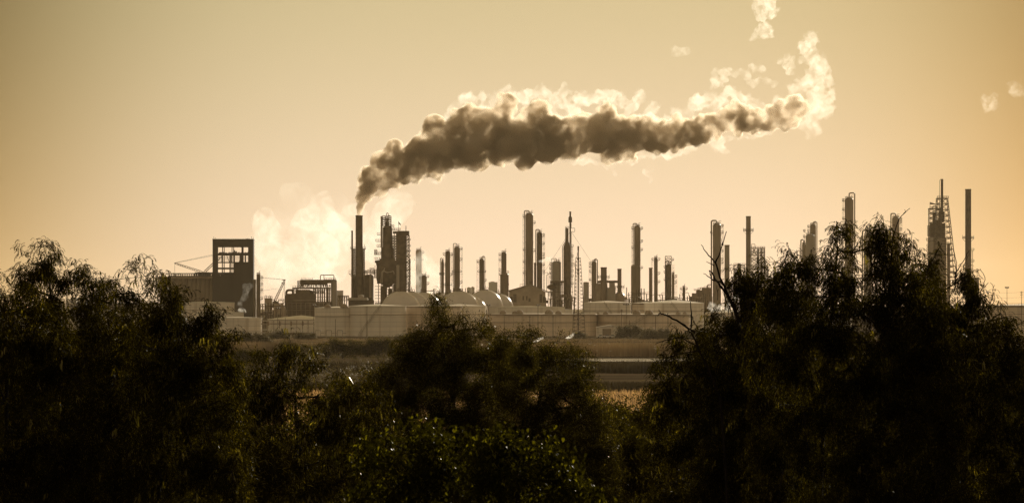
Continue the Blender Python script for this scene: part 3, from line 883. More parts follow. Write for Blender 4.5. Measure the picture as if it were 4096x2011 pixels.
def coker():
    D = 2500; xc = 1580
    t = thing('coker_tower', 'massive stepped process tower with frame top and flag, right of the main smokestack', 'process tower', xc, D)
    def v(m):
        m.pvessel(1531, 1569, 904, 1040, 0, .4, n=28); m.pvessel(1541, 1556, 884, 915, 0, .7); m.pvessel(1545, 1552, 873, 890, 0, .6)
    part(t, D, xc, 'main_vessel', M['dark'], v)
    part(t, D, xc, 'side_duct', M['pale'], lambda m: m.pbox(1523, 1531, 864.5, 990, -4, -2.5), False)
    part(t, D, xc, 'top_frame', M['dark'], lambda m: (m.plattice(1531, 1564, 864, 1531, 1564, 904, 5, .25, 8), m.ppipe([(1546, 864), (1546, 852), (1553, 852), (1553, 862), (1560, 862)], 2.6), m.prail(1534, 1564, 880, -4.2, 6), m.prail(1560, 1576, 905, 0, 6)), False)
    def low(m):
        m.pvessel(1524, 1575, 985, 1150, 1, .25, foot=.9, n=28); m.pbox(1519, 1580, 1034, 1120, -4, 5); m.pvessel(1506, 1560, 1060, 1136, -2, .4, foot=.7, n=28)
        m.pbox(1508, 1600, 1040, 1134, 0, 6); m.pbox(1585, 1626, 930, gy(D), -4, 4.5); m.pbox(1560, 1626, 1040, 1136, -3, 5)
    part(t, D, xc, 'lower_vessels', M['dark'], low)
    part(t, D, xc, 'head_box', M['dark'], lambda m: (m.pbox(1591, 1637, 924, 942, -5, 5), m.pbox(1572, 1592, 925, 934, -3, 3)), False)
    part(t, D, xc, 'stair_tower', M['dark'], lambda m: (m.plattice(1622, 1637, 942, 1622, 1637, 1165, 18, .28, 8), m.plattice(1636, 1641, 1035, 1636, 1641, 1165, 12, .2, 3)), False)
    part(t, D, xc, 'middle_lattice', M['dark'], lambda m: (m.plattice(1569, 1586, 944, 1569, 1586, 1036, 9, .36, 7), m.ppipe([(1577, 930), (1577, 1040)], 3, 0)), False)
    for x0, x1, y in ((1509, 1524, 939), (1508, 1524, 986), (1509, 1524, 1013), (1498, 1530, 1018), (1500, 1528, 1036), (1503, 1524, 965)):
        part(t, D, xc, 'side_platform', M['dark'], lambda m, x0=x0, x1=x1, y=y: m.prail(x0, x1, y, -3, 8), False)
    part(t, D, xc, 'cage_frame', M['dark'], lambda m: m.plattice(1498, 1508, 998, 1498, 1508, 1018, 3, .2, 3), False)
    for y in (960, 985, 1005, 1025, 1050, 1080, 1105, 1135):
        part(t, D, xc, 'side_platform', M['dark'], lambda m, y=y: m.prail(1612, 1643, y, -4.6, 5), False)
    part(t, D, xc, 'transfer_line', M['dark'], lambda m: (m.ppipe([(1506, 1045), (1513, 1078)], 6, -4), m.pvessel(1500, 1510, 1041, 1051, -4)))
    part(t, D, xc, 'pale_pipe', M['pale'], lambda m: (m.ppipe([(1524, 1132), (1528, 1088), (1535, 1082), (1548, 1090), (1565, 1088), (1575, 1083), (1578, 1096)], 3.6, -6.5), m.ppipe([(1530, 1132), (1532, 1090), (1541, 1072)], 3.6, -6.7)))
    part(t, D, xc, 'roof_railing', M['dark'], lambda m: (m.prail(1570, 1602, 920, -3, 7), m.pbox(1622.6, 1625, 903, 924, -.4, .4), m.pbar(1576, 906, 1576, 922, .2)), False)
    def u(m):
        for y in range(1145, 1220, 12): m.pbar(1500, y, 1640, y, .25, -4)
        for x in range(1515, 1640, 11): m.pbar(x, 1130, x, gy(D), .35, -4)
        m.pvessel(1522, 1546, 1142, gy(D), 0, .5); m.pvessel(1572, 1590, 1136, gy(D), 0, .4); m.pvessel(1552, 1568, 1152, gy(D), 2, .4); m.pbox(1560, 1640, 1170, gy(D), 0, 5)
    part(t, D, xc, 'base_structure', M['dark'], u, False)
    part(t, D, xc, 'front_pipe', M['pale'], lambda m: m.pvessel(1586, 1599, 1060, gy(D), -5.5, .2))
    # flag
    D2 = 2498; xc = 1594
    f = thing('flagpole', 'small flag on a pole on the roof beside the coker tower', 'flag', xc, D2, z=WZ(924, D2))
    m = MB(D2, xc); zo = WZ(924, D2); m.bar((0, 0, 0), (0, 0, m.z(884)-zo), .16); m.build('pole', M['dark'], f)
    m = MB(D2, xc); z0 = m.z(885)-zo; N = 6; vs = []
    for k in range(N+1):
        tt = k/N; yy = .25*math.sin(tt*6); vs += [(tt*1.6, yy, z0-tt*2.0), (tt*1.6, yy, z0-1.6-tt*1.1)]
    m.add(vs, [(2*k, 2*k+1, 2*k+3, 2*k+2) for k in range(N)]); m.build('flag_cloth', M['dark'], f)
coker()
column(1663, 1687, 998, 'blurred pale tower far behind the gap right of the coker', 3300, mat='cladding', name='far_tower', pl=[(1012, 1), (1040, 0)], loop=None, caged=False)
column(1686, 1707, 1100, 'short stubby column in front of the steam right of the coker', 2480, pl=[(1113, -1), (1108, 1), (1135, 1)], loop=None)
column(1764, 1776, 1045, 'thinnest and lowest of the three slim columns grouped above the spheres', 2500, pl=[(1060, 1), (1098, 0), (1140, 1)], loop=-1, loop_h=12, loop_w=3)
column(1781, 1801, 1004, 'middle one of the three slim columns grouped above the spheres', 2490, pl=[(1020, 1), (1098, 1), (1140, 0), (1018, -1)], loop=None, mat='steel')
column(1816, 1840, 986, 'tallest of the three slim columns, its thin crane arm at the top', 2500, pl=[(996, 1), (1038, 1), (1088, 0), (1130, 1)], loop=-1, loop_h=12, loop_w=3, wide=(1150, 32))
column(1917, 1937, 1034, 'lone slender column with a pipe hooked over its right side', 2500, pl=[(1048, -1), (1088, 0), (1122, 1)], loop=1, loop_h=8, loop_w=3)
column(2005, 2026, 1007, 'slender column with a boxed ladder cage left of the gabled shed', 2500, pl=[(1020, -1), (1040, -1), (1082, -1), (1098, -1), (1090, 1), (1140, 1)], loop=None, wide=(1092, 34, 2018))
column(2101, 2133, 852, 'broad very tall smooth column behind the gabled shed, pipe bent over its crown', 2500, pl=[(868, -1), (892, 1), (1000, -1), (1003, 1), (1048, -1), (1092, -1)], loop=-1, loop_h=9, loop_w=4, rings=3)
column(2147, 2169, 928, 'medium column with tall goose-neck pipe beside the broad very tall one', 2490, pl=[(942, 1), (976, 1), (1018, 1), (1032, 1), (1060, 1), (1085, 1)], loop=-1, loop_h=10, loop_w=4, mat='dark')
stack(2136, 2142, 1051, 'short dark exhaust pipe puffing white steam before the goose-neck column', 2440, mat='dark')
column(2208, 2244, 1044, 'squat fat vessel with a railed crown left of the necked tower', 2490, mat='pale', name='process_vessel', group='process vessels', pl=[(1060, -1), (1076, -1), (1094, -1), (1110, -1), (1138, 0)], loop=-1, loop_h=10, loop_w=3, dome=.3)
def necked():
    D = 2490; xc = 2269
    t = thing('necked_column', 'bottle-shaped dark tower whose narrow neck rises beside the flare', 'column', xc, D, 'distillation columns')
    def sh(m):
        r = 15.5/m.s; rn = 5.2/m.s
        m.lathe([(r, 0), (r, m.z(988)), (r*.75, m.z(978)), (rn*1.1, m.z(966)), (rn, m.z(960)), (rn, m.z(918)), (rn*.7, m.z(914)), (.1, m.z(913))], 0, 0, 26)
    part(t, D, xc, 'shell', M['dark'], sh)
    part(t, D, xc, 'riser_pipe', M['steel'], lambda m: (m.ppipe([(2250, gy(D)), (2250, 985), (2262, 966), (2262, 912), (2269, 912)], 3, -1), m.ppipe([(2256, gy(D)), (2256, 1000)], 2.6, -2)))
    for y, sd in ((985, 1), (1026, 1), (1060, 1), (1085, 1), (1105, 1), (1135, 1), (913, 0)):
        def pf(m, y=y, sd=sd):
            if sd: m.prail(2284, 2294, y, 0, 7)
            else: m.prail(2262, 2276, y, 0, 7)
        part(t, D, xc, 'platform', M['dark'], pf, False)
    part(t, D, xc, 'ladder', M['dark'], lambda m: (m.pbar(2288, 985, 2288, 1200, .12), m.pbar(2291, 985, 2291, 1200, .12)) + tuple(m.pbar(2288, y, 2291, y, .1) for y in range(990, 1200, 6)), False)
necked()
def flare():
    D = 2510; xc = 2281
    t = thing('flare_stack', 'guyed flare stack with a bulb near its tip rising above everything right of centre', 'flare stack', xc, D)
    def sh(m):
        f = lambda px: px/m.s
        m.lathe([(f(3.6), 0), (f(3.2), m.z(890)), (f(7.5), m.z(889)), (f(7.5), m.z(871)), (f(5.5), m.z(867)), (f(3.6), m.z(864)), (f(3.6), m.z(850)), (f(4.2), m.z(848)), (f(4.2), m.z(846)), (f(3), m.z(846))], 0, 0, 18)
    part(t, D, xc, 'riser', M['dark'], sh)
    part(t, D, xc, 'loop_pipe', M['dark'], lambda m: (m.ppipe([(2285, 892), (2285, 912), (2299, 912), (2299, 927), (2286, 927), (2286, 1150)], 1.6), m.ppipe([(2286, 1050), (2298, 1052), (2298, 1066), (2286, 1066)], 1.6)))
    for k, (xa, ya, xb, yb) in enumerate(((2278, 930, 2150, 1130), (2284, 925, 2440, 1160), (2284, 1010, 2330, 1150))):
        part(t, D, xc, 'guy_wire', M['dark'], lambda m, xa=xa, ya=ya, xb=xb, yb=yb: m.pbar(xa, ya, xb, yb, .09), False)
flare()
def derrick():
    D = 1815; xc = 2316
    t = thing('flare_derrick', 'nearest lattice derrick carrying a dark pipe, standing before the tall white tank', 'derrick', xc, D)
    part(t, D, xc, 'lattice', M['dark'], lambda m: m.plattice(2303, 2322, 1031, 2290, 2342, gy(D), 22, .13), False)
    def core(m):
        m.ppipe([(2313, gy(D)), (2313, 990)], 5, 0)
        m.lathe([(3.2/m.s, m.z(1035)), (3.2/m.s, m.z(1030))], m.x(2313), 0, 12)
        m.pvessel(2309.8, 2316.2, 984, 1002, 0, .1)
        for y in (1290, 1272, 1075, 1090, 1031): m.pvessel(2308.5, 2317.5, y, y+8, 0, .5, foot=.5)
    part(t, D, xc, 'flare_pipe', M['dark'], core)
    part(t, D, xc, 'side_pipe', M['dark'], lambda m: (m.ppipe([(2303, 1200), (2303, 1032), (2309, 1022), (2309, 1010)], 1.6), m.ppipe([(2297, 1345), (2297, 1165), (2303, 1030)], 1.4)))
derrick()
def gable():
    D = 2380; xc = 2120
    t = thing('gabled_shed', 'big tan gabled shed with dark openings in front of the very tall column', 'shed', xc, D)
    s = F/D
    m = MB(D, xc); z0 = 0
    pts = [(2036, 1165), (2122, 1139), (2182, 1166)]
    X = [m.x(p[0]) for p in pts]; Z = [m.z(p[1]) for p in pts]
    m.add([(X[0], -1, 0), (X[2], -1, 0), (X[2], -1, Z[2]), (X[1], -1, Z[1]), (X[0], -1, Z[0]),
           (X[0], 14, 0), (X[2], 14, 0), (X[2], 14, Z[2]), (X[1], 14, Z[1]), (X[0], 14, Z[0])],
          [(0,1,2,3,4), (9,8,7,6,5), (1,6,7,2), (0,4,9,5), (0,5,6,1)])
    m.build('wall', M['cladding'], t)
    m = MB(D, xc); e = .5
    for a, b in ((0, 1), (1, 2)):
        dx = -1.0 if a == 0 else 0; dx2 = 2.8 if b == 2 else 0; dz2 = -2.0 if b == 2 else 0
        m.add([(X[a]+dx, -1.8, Z[a]+.05+(0 if a else -.3)), (X[b]+dx2, -1.8, Z[b]+.05+dz2*.4), (X[b]+dx2, 14.6, Z[b]+.05+dz2*.4), (X[a]+dx, 14.6, Z[a]+.05+(0 if a else -.3)),
               (X[a]+dx, -1.8, Z[a]+e), (X[b]+dx2, -1.8, Z[b]+e+dz2*.4), (X[b]+dx2, 14.6, Z[b]+e+dz2*.4), (X[a]+dx, 14.6, Z[a]+e)],
              [(3,2,1,0), (4,5,6,7), (0,1,5,4), (1,2,6,5), (2,3,7,6), (3,0,4,7)])
    m.build('roof', M['steel'], t)
    for a, b, c, d in ((2053, 2066, 1176, 1208), (2040, 2051, 1186, 1208), (2090, 2096, 1183, 1200), (2104, 2110, 1183, 1200), (2158, 2169, 1176, 1210), (2172, 2183, 1186, 1210), (2114, 2122, 1192, 1206)):
        b = min(b, 2181)
        part(t, D, xc, 'opening', M['dark'], lambda m: m.pbox(a, b, c, d, -1.12, -.98), False)
    part(t, D, xc, 'roof_railing', M['dark'], lambda m: (m.prail(2080, 2102, 1148, 4, 12), m.pbox(2117, 2130, 1124, 1137, 2, 6)), False)
gable()
def under(x0, x1, yt, D, label, seed, dens=1.0, name='pipe_rack', cat='pipe rack'):
    """low tangle of decks, pipes and drums that fills the foot of the plant"""
    xc = (x0+x1)/2; t = thing(name, label, cat, xc, D, 'low pipework along the plant foot')
    rnd = random.Random(seed); yb = gy(D)
    def fr(m):
        x = x0
        while x < x1:
            h = yt + rnd.uniform(0, (yb-yt)*.45)
            m.pbar(x, h, x, yb, .32, -2); m.pbar(x, h, x, yb, .32, 2); x += rnd.uniform(6, 12)
        for k in range(int(5*dens)):
            y = yt + (yb-yt)*rnd.uniform(.1, .8); a = rnd.uniform(x0, x0+(x1-x0)*.4); b = rnd.uniform(a+(x1-x0)*.3, x1)
            m.pbox(a, b, y, y+1.6, -2.5, 2.5)
    part(t, D, xc, 'frame', M['dark'], fr, False)
    def pf(m):
        for k in range(int((x1-x0)/14*dens)):
            a = rnd.uniform(x0, x1-8); b = min(x1, a+rnd.uniform(8, 40)); y = yt + (yb-yt)*rnd.uniform(.05, .7); y2 = y+rnd.uniform(6, 22)
            m.ppipe([(a, y2), (a, y), (b, y), (b, y2)], rnd.uniform(1.6, 3.6), rnd.uniform(-3, 3))
    part(t, D, xc, 'pipe', M['steel'], pf)
    for k in range(int((x1-x0)/26*dens)):
        a = rnd.uniform(x0, x1-14); wd = rnd.uniform(8, 20); y = yt + (yb-yt)*rnd.uniform(.15, .55); up = rnd.random() < .5; dd = rnd.uniform(-2, 2)
        part(t, D, xc, 'drum', M['steel'], lambda m: m.pvessel(a, a+wd, y, yb, dd, .5) if up else m.tube([m.P(a-4, y+6, 0), m.P(a+wd+10, y+6, 0)], 6/m.s, 12))
    return t
under(2165, 2300, 1150, 2470, 'tangle of drums and pipes between the gabled shed and the derrick', 11, 1.4)
def tankplat():
    D = 2490; xc = 2220
    t = thing('steel_deck', 'broad dark steel deck under the squat fat vessel', 'deck', xc, D)
    part(t, D, xc, 'slab', M['dark'], lambda m: (m.pbox(2200, 2262, 1123, 1131, -6, -3), m.pvessel(2188, 2226, 1136, 1160, -3, .9, foot=.9)), True)
    part(t, D, xc, 'support_post', M['dark'], lambda m: [m.pbar(x, 1131, x, gy(D), .3, -5) for x in (2202, 2216, 2232, 2246, 2260)], False)
    part(t, D, xc, 'goose_pipe', M['dark'], lambda m: (m.ppipe([(2176, 1160), (2176, 1090), (2192, 1090), (2192, 1160)], 1.8, -3), m.ppipe([(2186, 1170), (2186, 1100), (2200, 1092), (2206, 1092)], 2, -3)), False)
tankplat()
# ---- right of the derrick
column(2333, 2355, 1127, 'plain smooth capped vessel just right of the lattice derrick', 2400, mat='pale', name='process_vessel', group='process vessels', pl=(), loop=None, top=False, ladder=0, rings=1, dome=.25)
column(2366, 2386, 1045, 'column with right-hand hook pipe between the capped vessel and the fat stack', 2450, pl=[(1054, -1), (1068, -1), (1086, -1), (1120, -1)], loop=1, loop_h=8, loop_w=4)
def fatstack():
    D = 2430; xc = 2415
    t = stack(2403, 2427, 1069, 'fat short stack with a flanged gallery, open flat top', D, plat=(1110,), mat='steel')
    stack(2470, 2486, 1075, 'slimmer short stack with platforms at the right end of the flue duct', D, plat=(1150,), mat='steel')
    t = thing('flue_duct', 'horizontal flue duct joining the fat short stack to the slimmer one', 'duct', 2428, D)
    part(t, D, 2428, 'duct', M['dark'], lambda m: (m.pbox(2388, 2403.5, 1122, 1132, -1.2, 1.2), m.pbox(2426.8, 2470.4, 1121.5, 1131, -1.2, 1.2)), False)
    part(t, D, 2428, 'hopper', M['pale'], lambda m: (m.pbox(2437, 2459, 1131, 1150, -2, 2), m.pbox(2430, 2462, 1150, gy(D), -3, 3)), False)
    part(t, D, 2428, 'base_block', M['cladding'], lambda m: (m.pbox(2386, 2430, 1133, gy(D), 1.3, 5),), False)
    part(t, D, 2428, 'skirt', M['steel'], lambda m: m.lathe([(20/m.s, 0), (20/m.s, m.z(1180)), (9/m.s, m.z(1166))], m.x(2478), 0, 20))
fatstack()
column(2536, 2562, 902, 'lone tall column halfway between the derrick and the dead branches', 2500, pl=[(915, -1), (915, 1), (966, 1), (992, -1), (1000, 1), (1072, 1)], loop=-1, loop_h=8, loop_w=4, wide=(1058, 38, 2543), mat='steel')
under(2490, 2600, 1148, 2480, 'clutter of dark pipes at the foot of the lone tall column', 12, 1.6)
stack(2596, 2609, 1071, 'plain thin flat-topped stack right of the lone tall column', 2500, mat='steel')
column(2616, 2631, 1030, 'slim column with railed crown beside the plain thin stack', 2500, pl=[(1038, -1), (1038, 1), (1094, 1), (1128, 1)], loop=None)
column(2665, 2686, 1056, 'column inside an angular top frame, right of the slim railed one', 2500, pl=[(1040, 1), (1070, -1), (1090, -1), (1120, -1)], loop=-1, loop_h=12, loop_w=4, mat='dark')
column(2687, 2698, 1094, 'short companion column clinging to the right of the framed one', 2495, pl=[(1106, 1), (1130, 1)], loop=None, top=True)
def topframe():
    t = thing('lifting_frame', 'angular lifting frame above the column right of the slim railed one', 'steel frame', 2676, 2500)
    t.location.z = 0
    part(t, 2500, 2676, 'frame', M['dark'], lambda m: (m.plattice(2661, 2685, 1024, 2661, 2685, 1060, 3, .2, 4), m.pbar(2664, 1060, 2664, gy(2500), .3), m.pbar(2684, 1060, 2684, gy(2500), .3)), False)
topframe()
under(2600, 2840, 1158, 2490, 'low sprawling pipework between the thin stacks and the dead branches', 13, 1.3)
column(2730, 2741, 1148, 'small isolated dark column low on the skyline left of the dead branches', 2520, pl=[(1156, -1), (1156, 1)], loop=None, mat='dark')
def stepped():
    D = 2520; xc = 2800
    t = thing('stepped_unit', 'low stepped unit climbing toward the broad column behind the dead branches', 'process unit', xc, D)
    def f(m):
        for k, (a, b, y) in enumerate(((2768, 2790, 1172), (2785, 2812, 1160), (2808, 2845, 1150), (2760, 2850, 1185))): m.pbox(a, b, y, gy(D), -3+k, 3)
        m.ppipe([(2830, 1160), (2830, 1138), (2846, 1138)], 4); m.ppipe([(2786, 1172), (2786, 1160), (2800, 1160)], 3)
        for x in (2775, 2790, 2800, 2815, 2825): m.prail(x, x+12, 1160-(x-2775)*.25, -3.4, 5)
    part(t, D, xc, 'body', M['steel'], f, False)
stepped()
column(2851, 2884, 893, 'broad banded column behind the dead branches, thick pipe over its left shoulder', 2500, pl=[(905, 1), (932, 1), (932, -1), (980, 1), (1005, 1), (1038, 1), (1052, 1), (1085, 1)], loop=-1, loop_h=11, loop_w=6, rings=8)
stack(2898, 2918, 980, 'plain square-looking stack right of the broad banded column', 2480, mat='pale')
stack(2984, 3003, 865, 'tall straight stack with one ring platform left of the scaffold', 2500, mat='steel', plat=(923,))
def scaffold():
    D = 2520; xc = 3030
    t = thing('scaffold_tower', 'open scaffold tower of tubes and decks right of the tall straight stack', 'scaffold', xc, D)
    part(t, D, xc, 'frame', M['dark'], lambda m: (m.plattice(3004, 3030, 992, 3004, 3030, 1180, 14, .22, 8), m.plattice(3030, 3044, 992, 3030, 3044, 1180, 14, .22, 8), m.plattice(3044, 3058, 992, 3044, 3058, 1180, 14, .24, 8), m.plattice(3058, 3072, 1064, 3058, 3072, 1180, 7, .22, 8)), False)
    part(t, D, xc, 'deck', M['dark'], lambda m: [m.prail(3003, 3058, y, -4, 6) for y in (992, 1012, 1040, 1068, 1096)], False)
    part(t, D, xc, 'core_pipe', M['steel'], lambda m: (m.ppipe([(3034, 1180), (3034, 995)], 4), m.ppipe([(3048, 1180), (3048, 988)], 3), m.ppipe([(3006, 1010), (3006, 976), (3020, 976), (3020, 992)], 2), m.pbox(3013, 3019, 995, 1008, -1, 1)))
scaffold()
def lowdrum():
    D = 2500; xc = 2956
    t = thing('drum_structure', 'low braced frame holding a drum just left of the tall straight stack', 'process unit', xc, D)
    part(t, D, xc, 'frame', M['dark'], lambda m: (m.plattice(2936, 2977, 1060, 2936, 2977, gy(D), 9, .26, 7), m.prail(2934, 2979, 1060, -3.6, 7), m.prail(2934, 2979, 1084, -3.6, 6)), False)
    part(t, D, xc, 'drum', M['steel'], lambda m: (m.pvessel(2949, 2965, 1052, 1125, 0, .5), m.pvessel(2938, 2948, 1090, gy(D), 0, .4), m.pvessel(2966, 2978, 1100, gy(D), 0, .4)))
lowdrum()
# ---- group half hidden by the big tree
column(3240, 3264, 896, 'tallest of the stepped trio rising out of the big right-hand tree', 2520, pl=[(908, -1), (926, -1)], loop=1, loop_h=8, loop_w=4)
column(3223, 3259, 935, 'fat middle vessel of the stepped trio above the big right-hand tree', 2500, mat='pale', pl=[(948, -1), (925, -1)], loop=None)
column(3208, 3223, 975, 'lowest member of the stepped trio, arched pipe on its crown', 2480, pl=[(1010, -1), (1024, -1)], loop=-1, loop_h=16, loop_w=5)
column(3379, 3414, 790, 'very tall column whose thick pipe bends down its right side, above the big tree', 2500, pl=[(803, -1), (840, -1), (876, -1), (920, -1)], loop=1, loop_h=18, loop_w=5)
column(3455, 3490, 935, 'column top just showing behind the big tree with a hooped pipe', 2480, mat='pale', pl=[(950, 1), (950, -1)], loop=-1, loop_h=14, loop_w=6)
column(3568, 3598, 866, 'tall column with left goose-neck pipe crossed by a bare twig', 2500, mat='steel', pl=[(878, 1), (890, 1), (918, 1), (945, 1), (970, 1), (985, 1)], loop=-1, loop_h=12, loop_w=5)
def derrick2():
    D = 2450; xc = 3765
    t = thing('braced_unit', 'tall braced derrick and furnace with a thin stack poking out, far right', 'process tower', xc, D)
    part(t, D, xc, 'stack', M['dark'], lambda m: (m.pvessel(3763, 3773, 716, 880, 0, 0), m.lathe([(5.2/m.s, m.z(855)), (8.5/m.s, m.z(845)), (8.5/m.s, m.z(880)), (5/m.s, m.z(890))][::-1], m.x(3770), 0, 16), m.ppipe([(3758, 880), (3758, 723), (3762, 717)], 1.6)))
    part(t, D, xc, 'derrick', M['dark'], lambda m: (m.plattice(3748, 3789, 794, 3726, 3822, 1110, 14, .34), m.pbox(3746, 3791, 792, 796, -4, 4), m.prail(3746, 3791, 792, -4, 7)), False)
    def fr(m):
        m.plattice(3717, 3760, 834, 3717, 3760, 950, 6, .34, 8); m.pbox(3715, 3765, 833, 837, -4, 4); m.pbar(3735, 817, 3762, 817, .4, 0)
        m.ppipe([(3731, 834), (3731, 824), (3744, 824), (3744, 834)], 2.6); m.prail(3717, 3765, 833, -4, 6)
        m.plattice(3712, 3720, 902, 3712, 3720, 945, 4, .2, 5)
        for y, a in ((961, 3704), (985, 3706), (998, 3706), (1024, 3698)): m.prail(a, 3716, y, -2, 8)
    part(t, D, xc, 'frame', M['dark'], fr, False)
    part(t, D, xc, 'vessel', M['dark'], lambda m: (m.pvessel(3730, 3744, 848, 960, 0, .3), m.pvessel(3738, 3762, 880, 960, 1, .2), m.pvessel(3754, 3768, 845, 960, 0, .2), m.pbox(3722, 3780, 893, 955, -1, 3)))
    part(t, D, xc, 'furnace_body', M['steel'], lambda m: (m.pbox(3714, 3782, 950, gy(D), -5, 5), m.pvessel(3788, 3801, 975, gy(D), 0, .2)), False)
    part(t, D, xc, 'pale_panel', M['pale'], lambda m: m.pbox(3715, 3728, 950.5, gy(D), -5.5, -5.1), False)
    f = thing('windsock', 'small dark windsock atop the tall braced derrick unit', 'windsock', 3720, 2449, z=WZ(833, 2449))
    m = MB(2449, 3720); zo = WZ(833, 2449); m.bar((0, 0, 0), (0, 0, m.z(807)-zo), .15); m.build('pole', M['dark'], f)
    m = MB(2449, 3720); m.tube([(0, 0, m.z(813)-zo), (m.x(3738), 0, m.z(816)-zo)], .75, 10, .35); m.build('sock', M['dark'], f, smooth=True)
derrick2()
def railed():
    D = 2450
    t = stack(3861, 3884.5, 757, 'tall plain stack standing alone at the far right', D, mat='dark', plat=(953,))
    def f(m):
        for y in (1000, 1045, 1088): m.prail(3884, 3896, y, 0, 7)
        m.pbar(3888, 1000, 3888, 1100, .14); m.pbar(3891, 1000, 3891, 1100, .14)
        for y in range(1002, 1100, 5): m.pbar(3888, y, 3891, y, .1)
    part(t, D, 3872.75, 'ladder', M['dark'], f, False)
    t = thing('small_block', 'small dark block by the foot of the far right stack', 'industrial block', 3900, D)
    part(t, D, 3900, 'body', M['dark'], lambda m: m.pbox(3884, 3917, 1111, gy(D), 1, 6), False)
    part(t, D, 3900, 'roof_rim', M['dark'], lambda m: m.pbox(3883, 3918, 1109.5, 1111.2, .8, 6.2), False)
railed()
under(3300, 3760, 1120, 2500, 'pipework showing in glints through the big right-hand tree', 15, 1.2)
t = thing('gantry_beam', 'pale horizontal gantry just above the big tree left of the braced derrick', 'gantry', 3670, 2480)
part(t, 2480, 3670, 'beam', M['steel'], lambda m: m.pbox(3645, 3700, 1054, 1063, -2, 2), False)
part(t, 2480, 3670, 'post', M['dark'], lambda m: [m.pbar(x, 1063, x, gy(2480), .4) for x in (3650, 3668, 3695)], False)

under(1640, 1770, 1152, 2520, 'small pipework showing over the second and third gas spheres', 21, 1.6)
under(1855, 2010, 1150, 2530, 'small pipework showing over the spheres below the lone slender column', 22, 1.6)
under(1745, 1850, 1148, 2540, 'small pipework around the feet of the three slim columns', 25, 1.8)
under(2340, 2500, 1160, 2460, 'dense pipework at the foot of the fat short stack', 23, 1.6)
under(1040, 1150, 1205, 2430, 'low pipework between the slim dark column and the crane', 24, 1.6)
# ---- distant skyline
for k, (a, b, y, D) in enumerate([(292, 308, 1190, 7000), (311, 326, 1191, 7100), (345, 350, 1193, 6800), (268, 290, 1205, 7300), (444, 458, 1190, 7000), (398, 407, 1120, 6500), (1955, 1990, 1128, 6800), (1885, 1898, 1148, 6600), (1868, 1884, 1150, 6600), (150, 175, 1212, 7200), (118, 126, 1215, 7000)]):
    lab = ['hazy twin office tower, left one, glimpsed through the left trees', 'hazy twin office tower, right one, glimpsed through the left trees', 'very thin hazy tower right of the twin towers',
           'low hazy block left of the twin towers', 'hazy office block left of the concrete silos', 'tall faint hazy spire behind the left trees', 'faint blocky far-off building between two slim columns',
           'tiny faint far-off tower by the lone slender column', 'faint far-off roof left of the tiny tower', 'low hazy block deep behind the far left leaves', 'thin hazy chimney deep behind the far left leaves'][k]
    xc = (a+b)/2; t = thing('distant_building', lab, 'building', xc, D, 'distant city buildings')
    part(t, D, xc, 'body', M['haze_bldg'], lambda m: m.pbox(a, b, y, gy(D), -12, 12), False)
    part(t, D, xc, 'roof_block', M['haze_bldg'], lambda m: m.pbox(a+(b-a)*.2, b-(b-a)*.35, y-2.2, y, -6, 6), False)

# ---- yard in front of the tanks
def lamp_mast(px, yt, label, D=1900, heads=2, yb=None):
    t = thing('lamp_mast', label, 'lamp mast', px, D, 'lamp masts and poles')
    part(t, D, px, 'pole', M['dark'], lambda m: m.tube([(0, 0, 0), (0, 0, m.z(yt))], .16, 8, .1))
    part(t, D, px, 'crossbar', M['dark'], lambda m: m.pbar(px-5, yt, px+5, yt, .12), False)
    for k in range(heads):
        q = (k - (heads-1)/2) * 9
        def hd(m):
            x = m.x(px+q); z = m.z(yt-2)
            m.add([(x-.5, -.4, z-.3), (x+.5, -.4, z-.2), (x+.5, .4, z+.2), (x-.5, .4, z+.1), (x-.35, -.3, z+.2), (x+.35, -.3, z+.35), (x+.35, .3, z+.5), (x-.35, .3, z+.45)],
                  [(3,2,1,0), (4,5,6,7), (0,1,5,4), (1,2,6,5), (2,3,7,6), (3,0,4,7)])
        part(t, D, px, 'lamp_head', M['dark'], hd, False)
lamp_mast(4028, 1152, 'lamp mast with two heads standing alone against the sky at far right', 1980)
lamp_mast(2505, 1219, 'lamp mast with three heads in front of the tall white tank', 1890, 3)
lamp_mast(1954, 1222, 'lamp mast just right of the sunlit tank edge below the spheres', 1895)
lamp_mast(2152, 1222, 'lamp mast rising above the middle of the broad low brownish tank', 1895)
lamp_mast(1255, 1222, 'lamp mast at the left edge of the pale twin-domed tank', 1890)
lamp_mast(1111, 1234, 'lamp mast over the pipe rack under the crane', 1880)
def upole(px, yt, label, D=1860, yb=None, arms=1):
    t = thing('utility_pole', label, 'utility pole', px, D, 'utility poles')
    part(t, D, px, 'post', M['dark'], lambda m: m.tube([(0, 0, 0), (0, 0, m.z(yt))], .17, 8, .11))
    if arms: part(t, D, px, 'crossarm', M['dark'], lambda m: [m.pbar(px-5, yt+3+6*k, px+5, yt+3+6*k, .13) for k in range(arms)], False)
for px, yt, lab, a in [(1342, 1275, 'short utility pole before the pale twin-domed tank', 0), (1468, 1223, 'tall utility pole crossing the large clean white tank', 1), (1141, 1270, 'short pole in front of the pipe rack', 0),
                       (2017, 1262, 'pole against the left part of the broad low brownish tank', 0), (2119, 1264, 'leaning-looking pole left of the lamp mast on the broad brownish tank', 1), (2212, 1262, 'pole with small crossarm left of the derrick', 1),
                       (2486, 1236, 'pole with box frame at the left of the three-headed lamp mast', 2), (2518, 1280, 'stubby pole right of the three-headed lamp mast', 0), (2622, 1262, 'pole in the middle of the wide dark-rimmed tank', 0),
                       (2672, 1262, 'pole at the right of the wide dark-rimmed tank', 0), (4086, 1164, 'utility pole with crossarms at the right picture edge', 3)]:
    upole(px, yt, lab, 1870, arms=a)
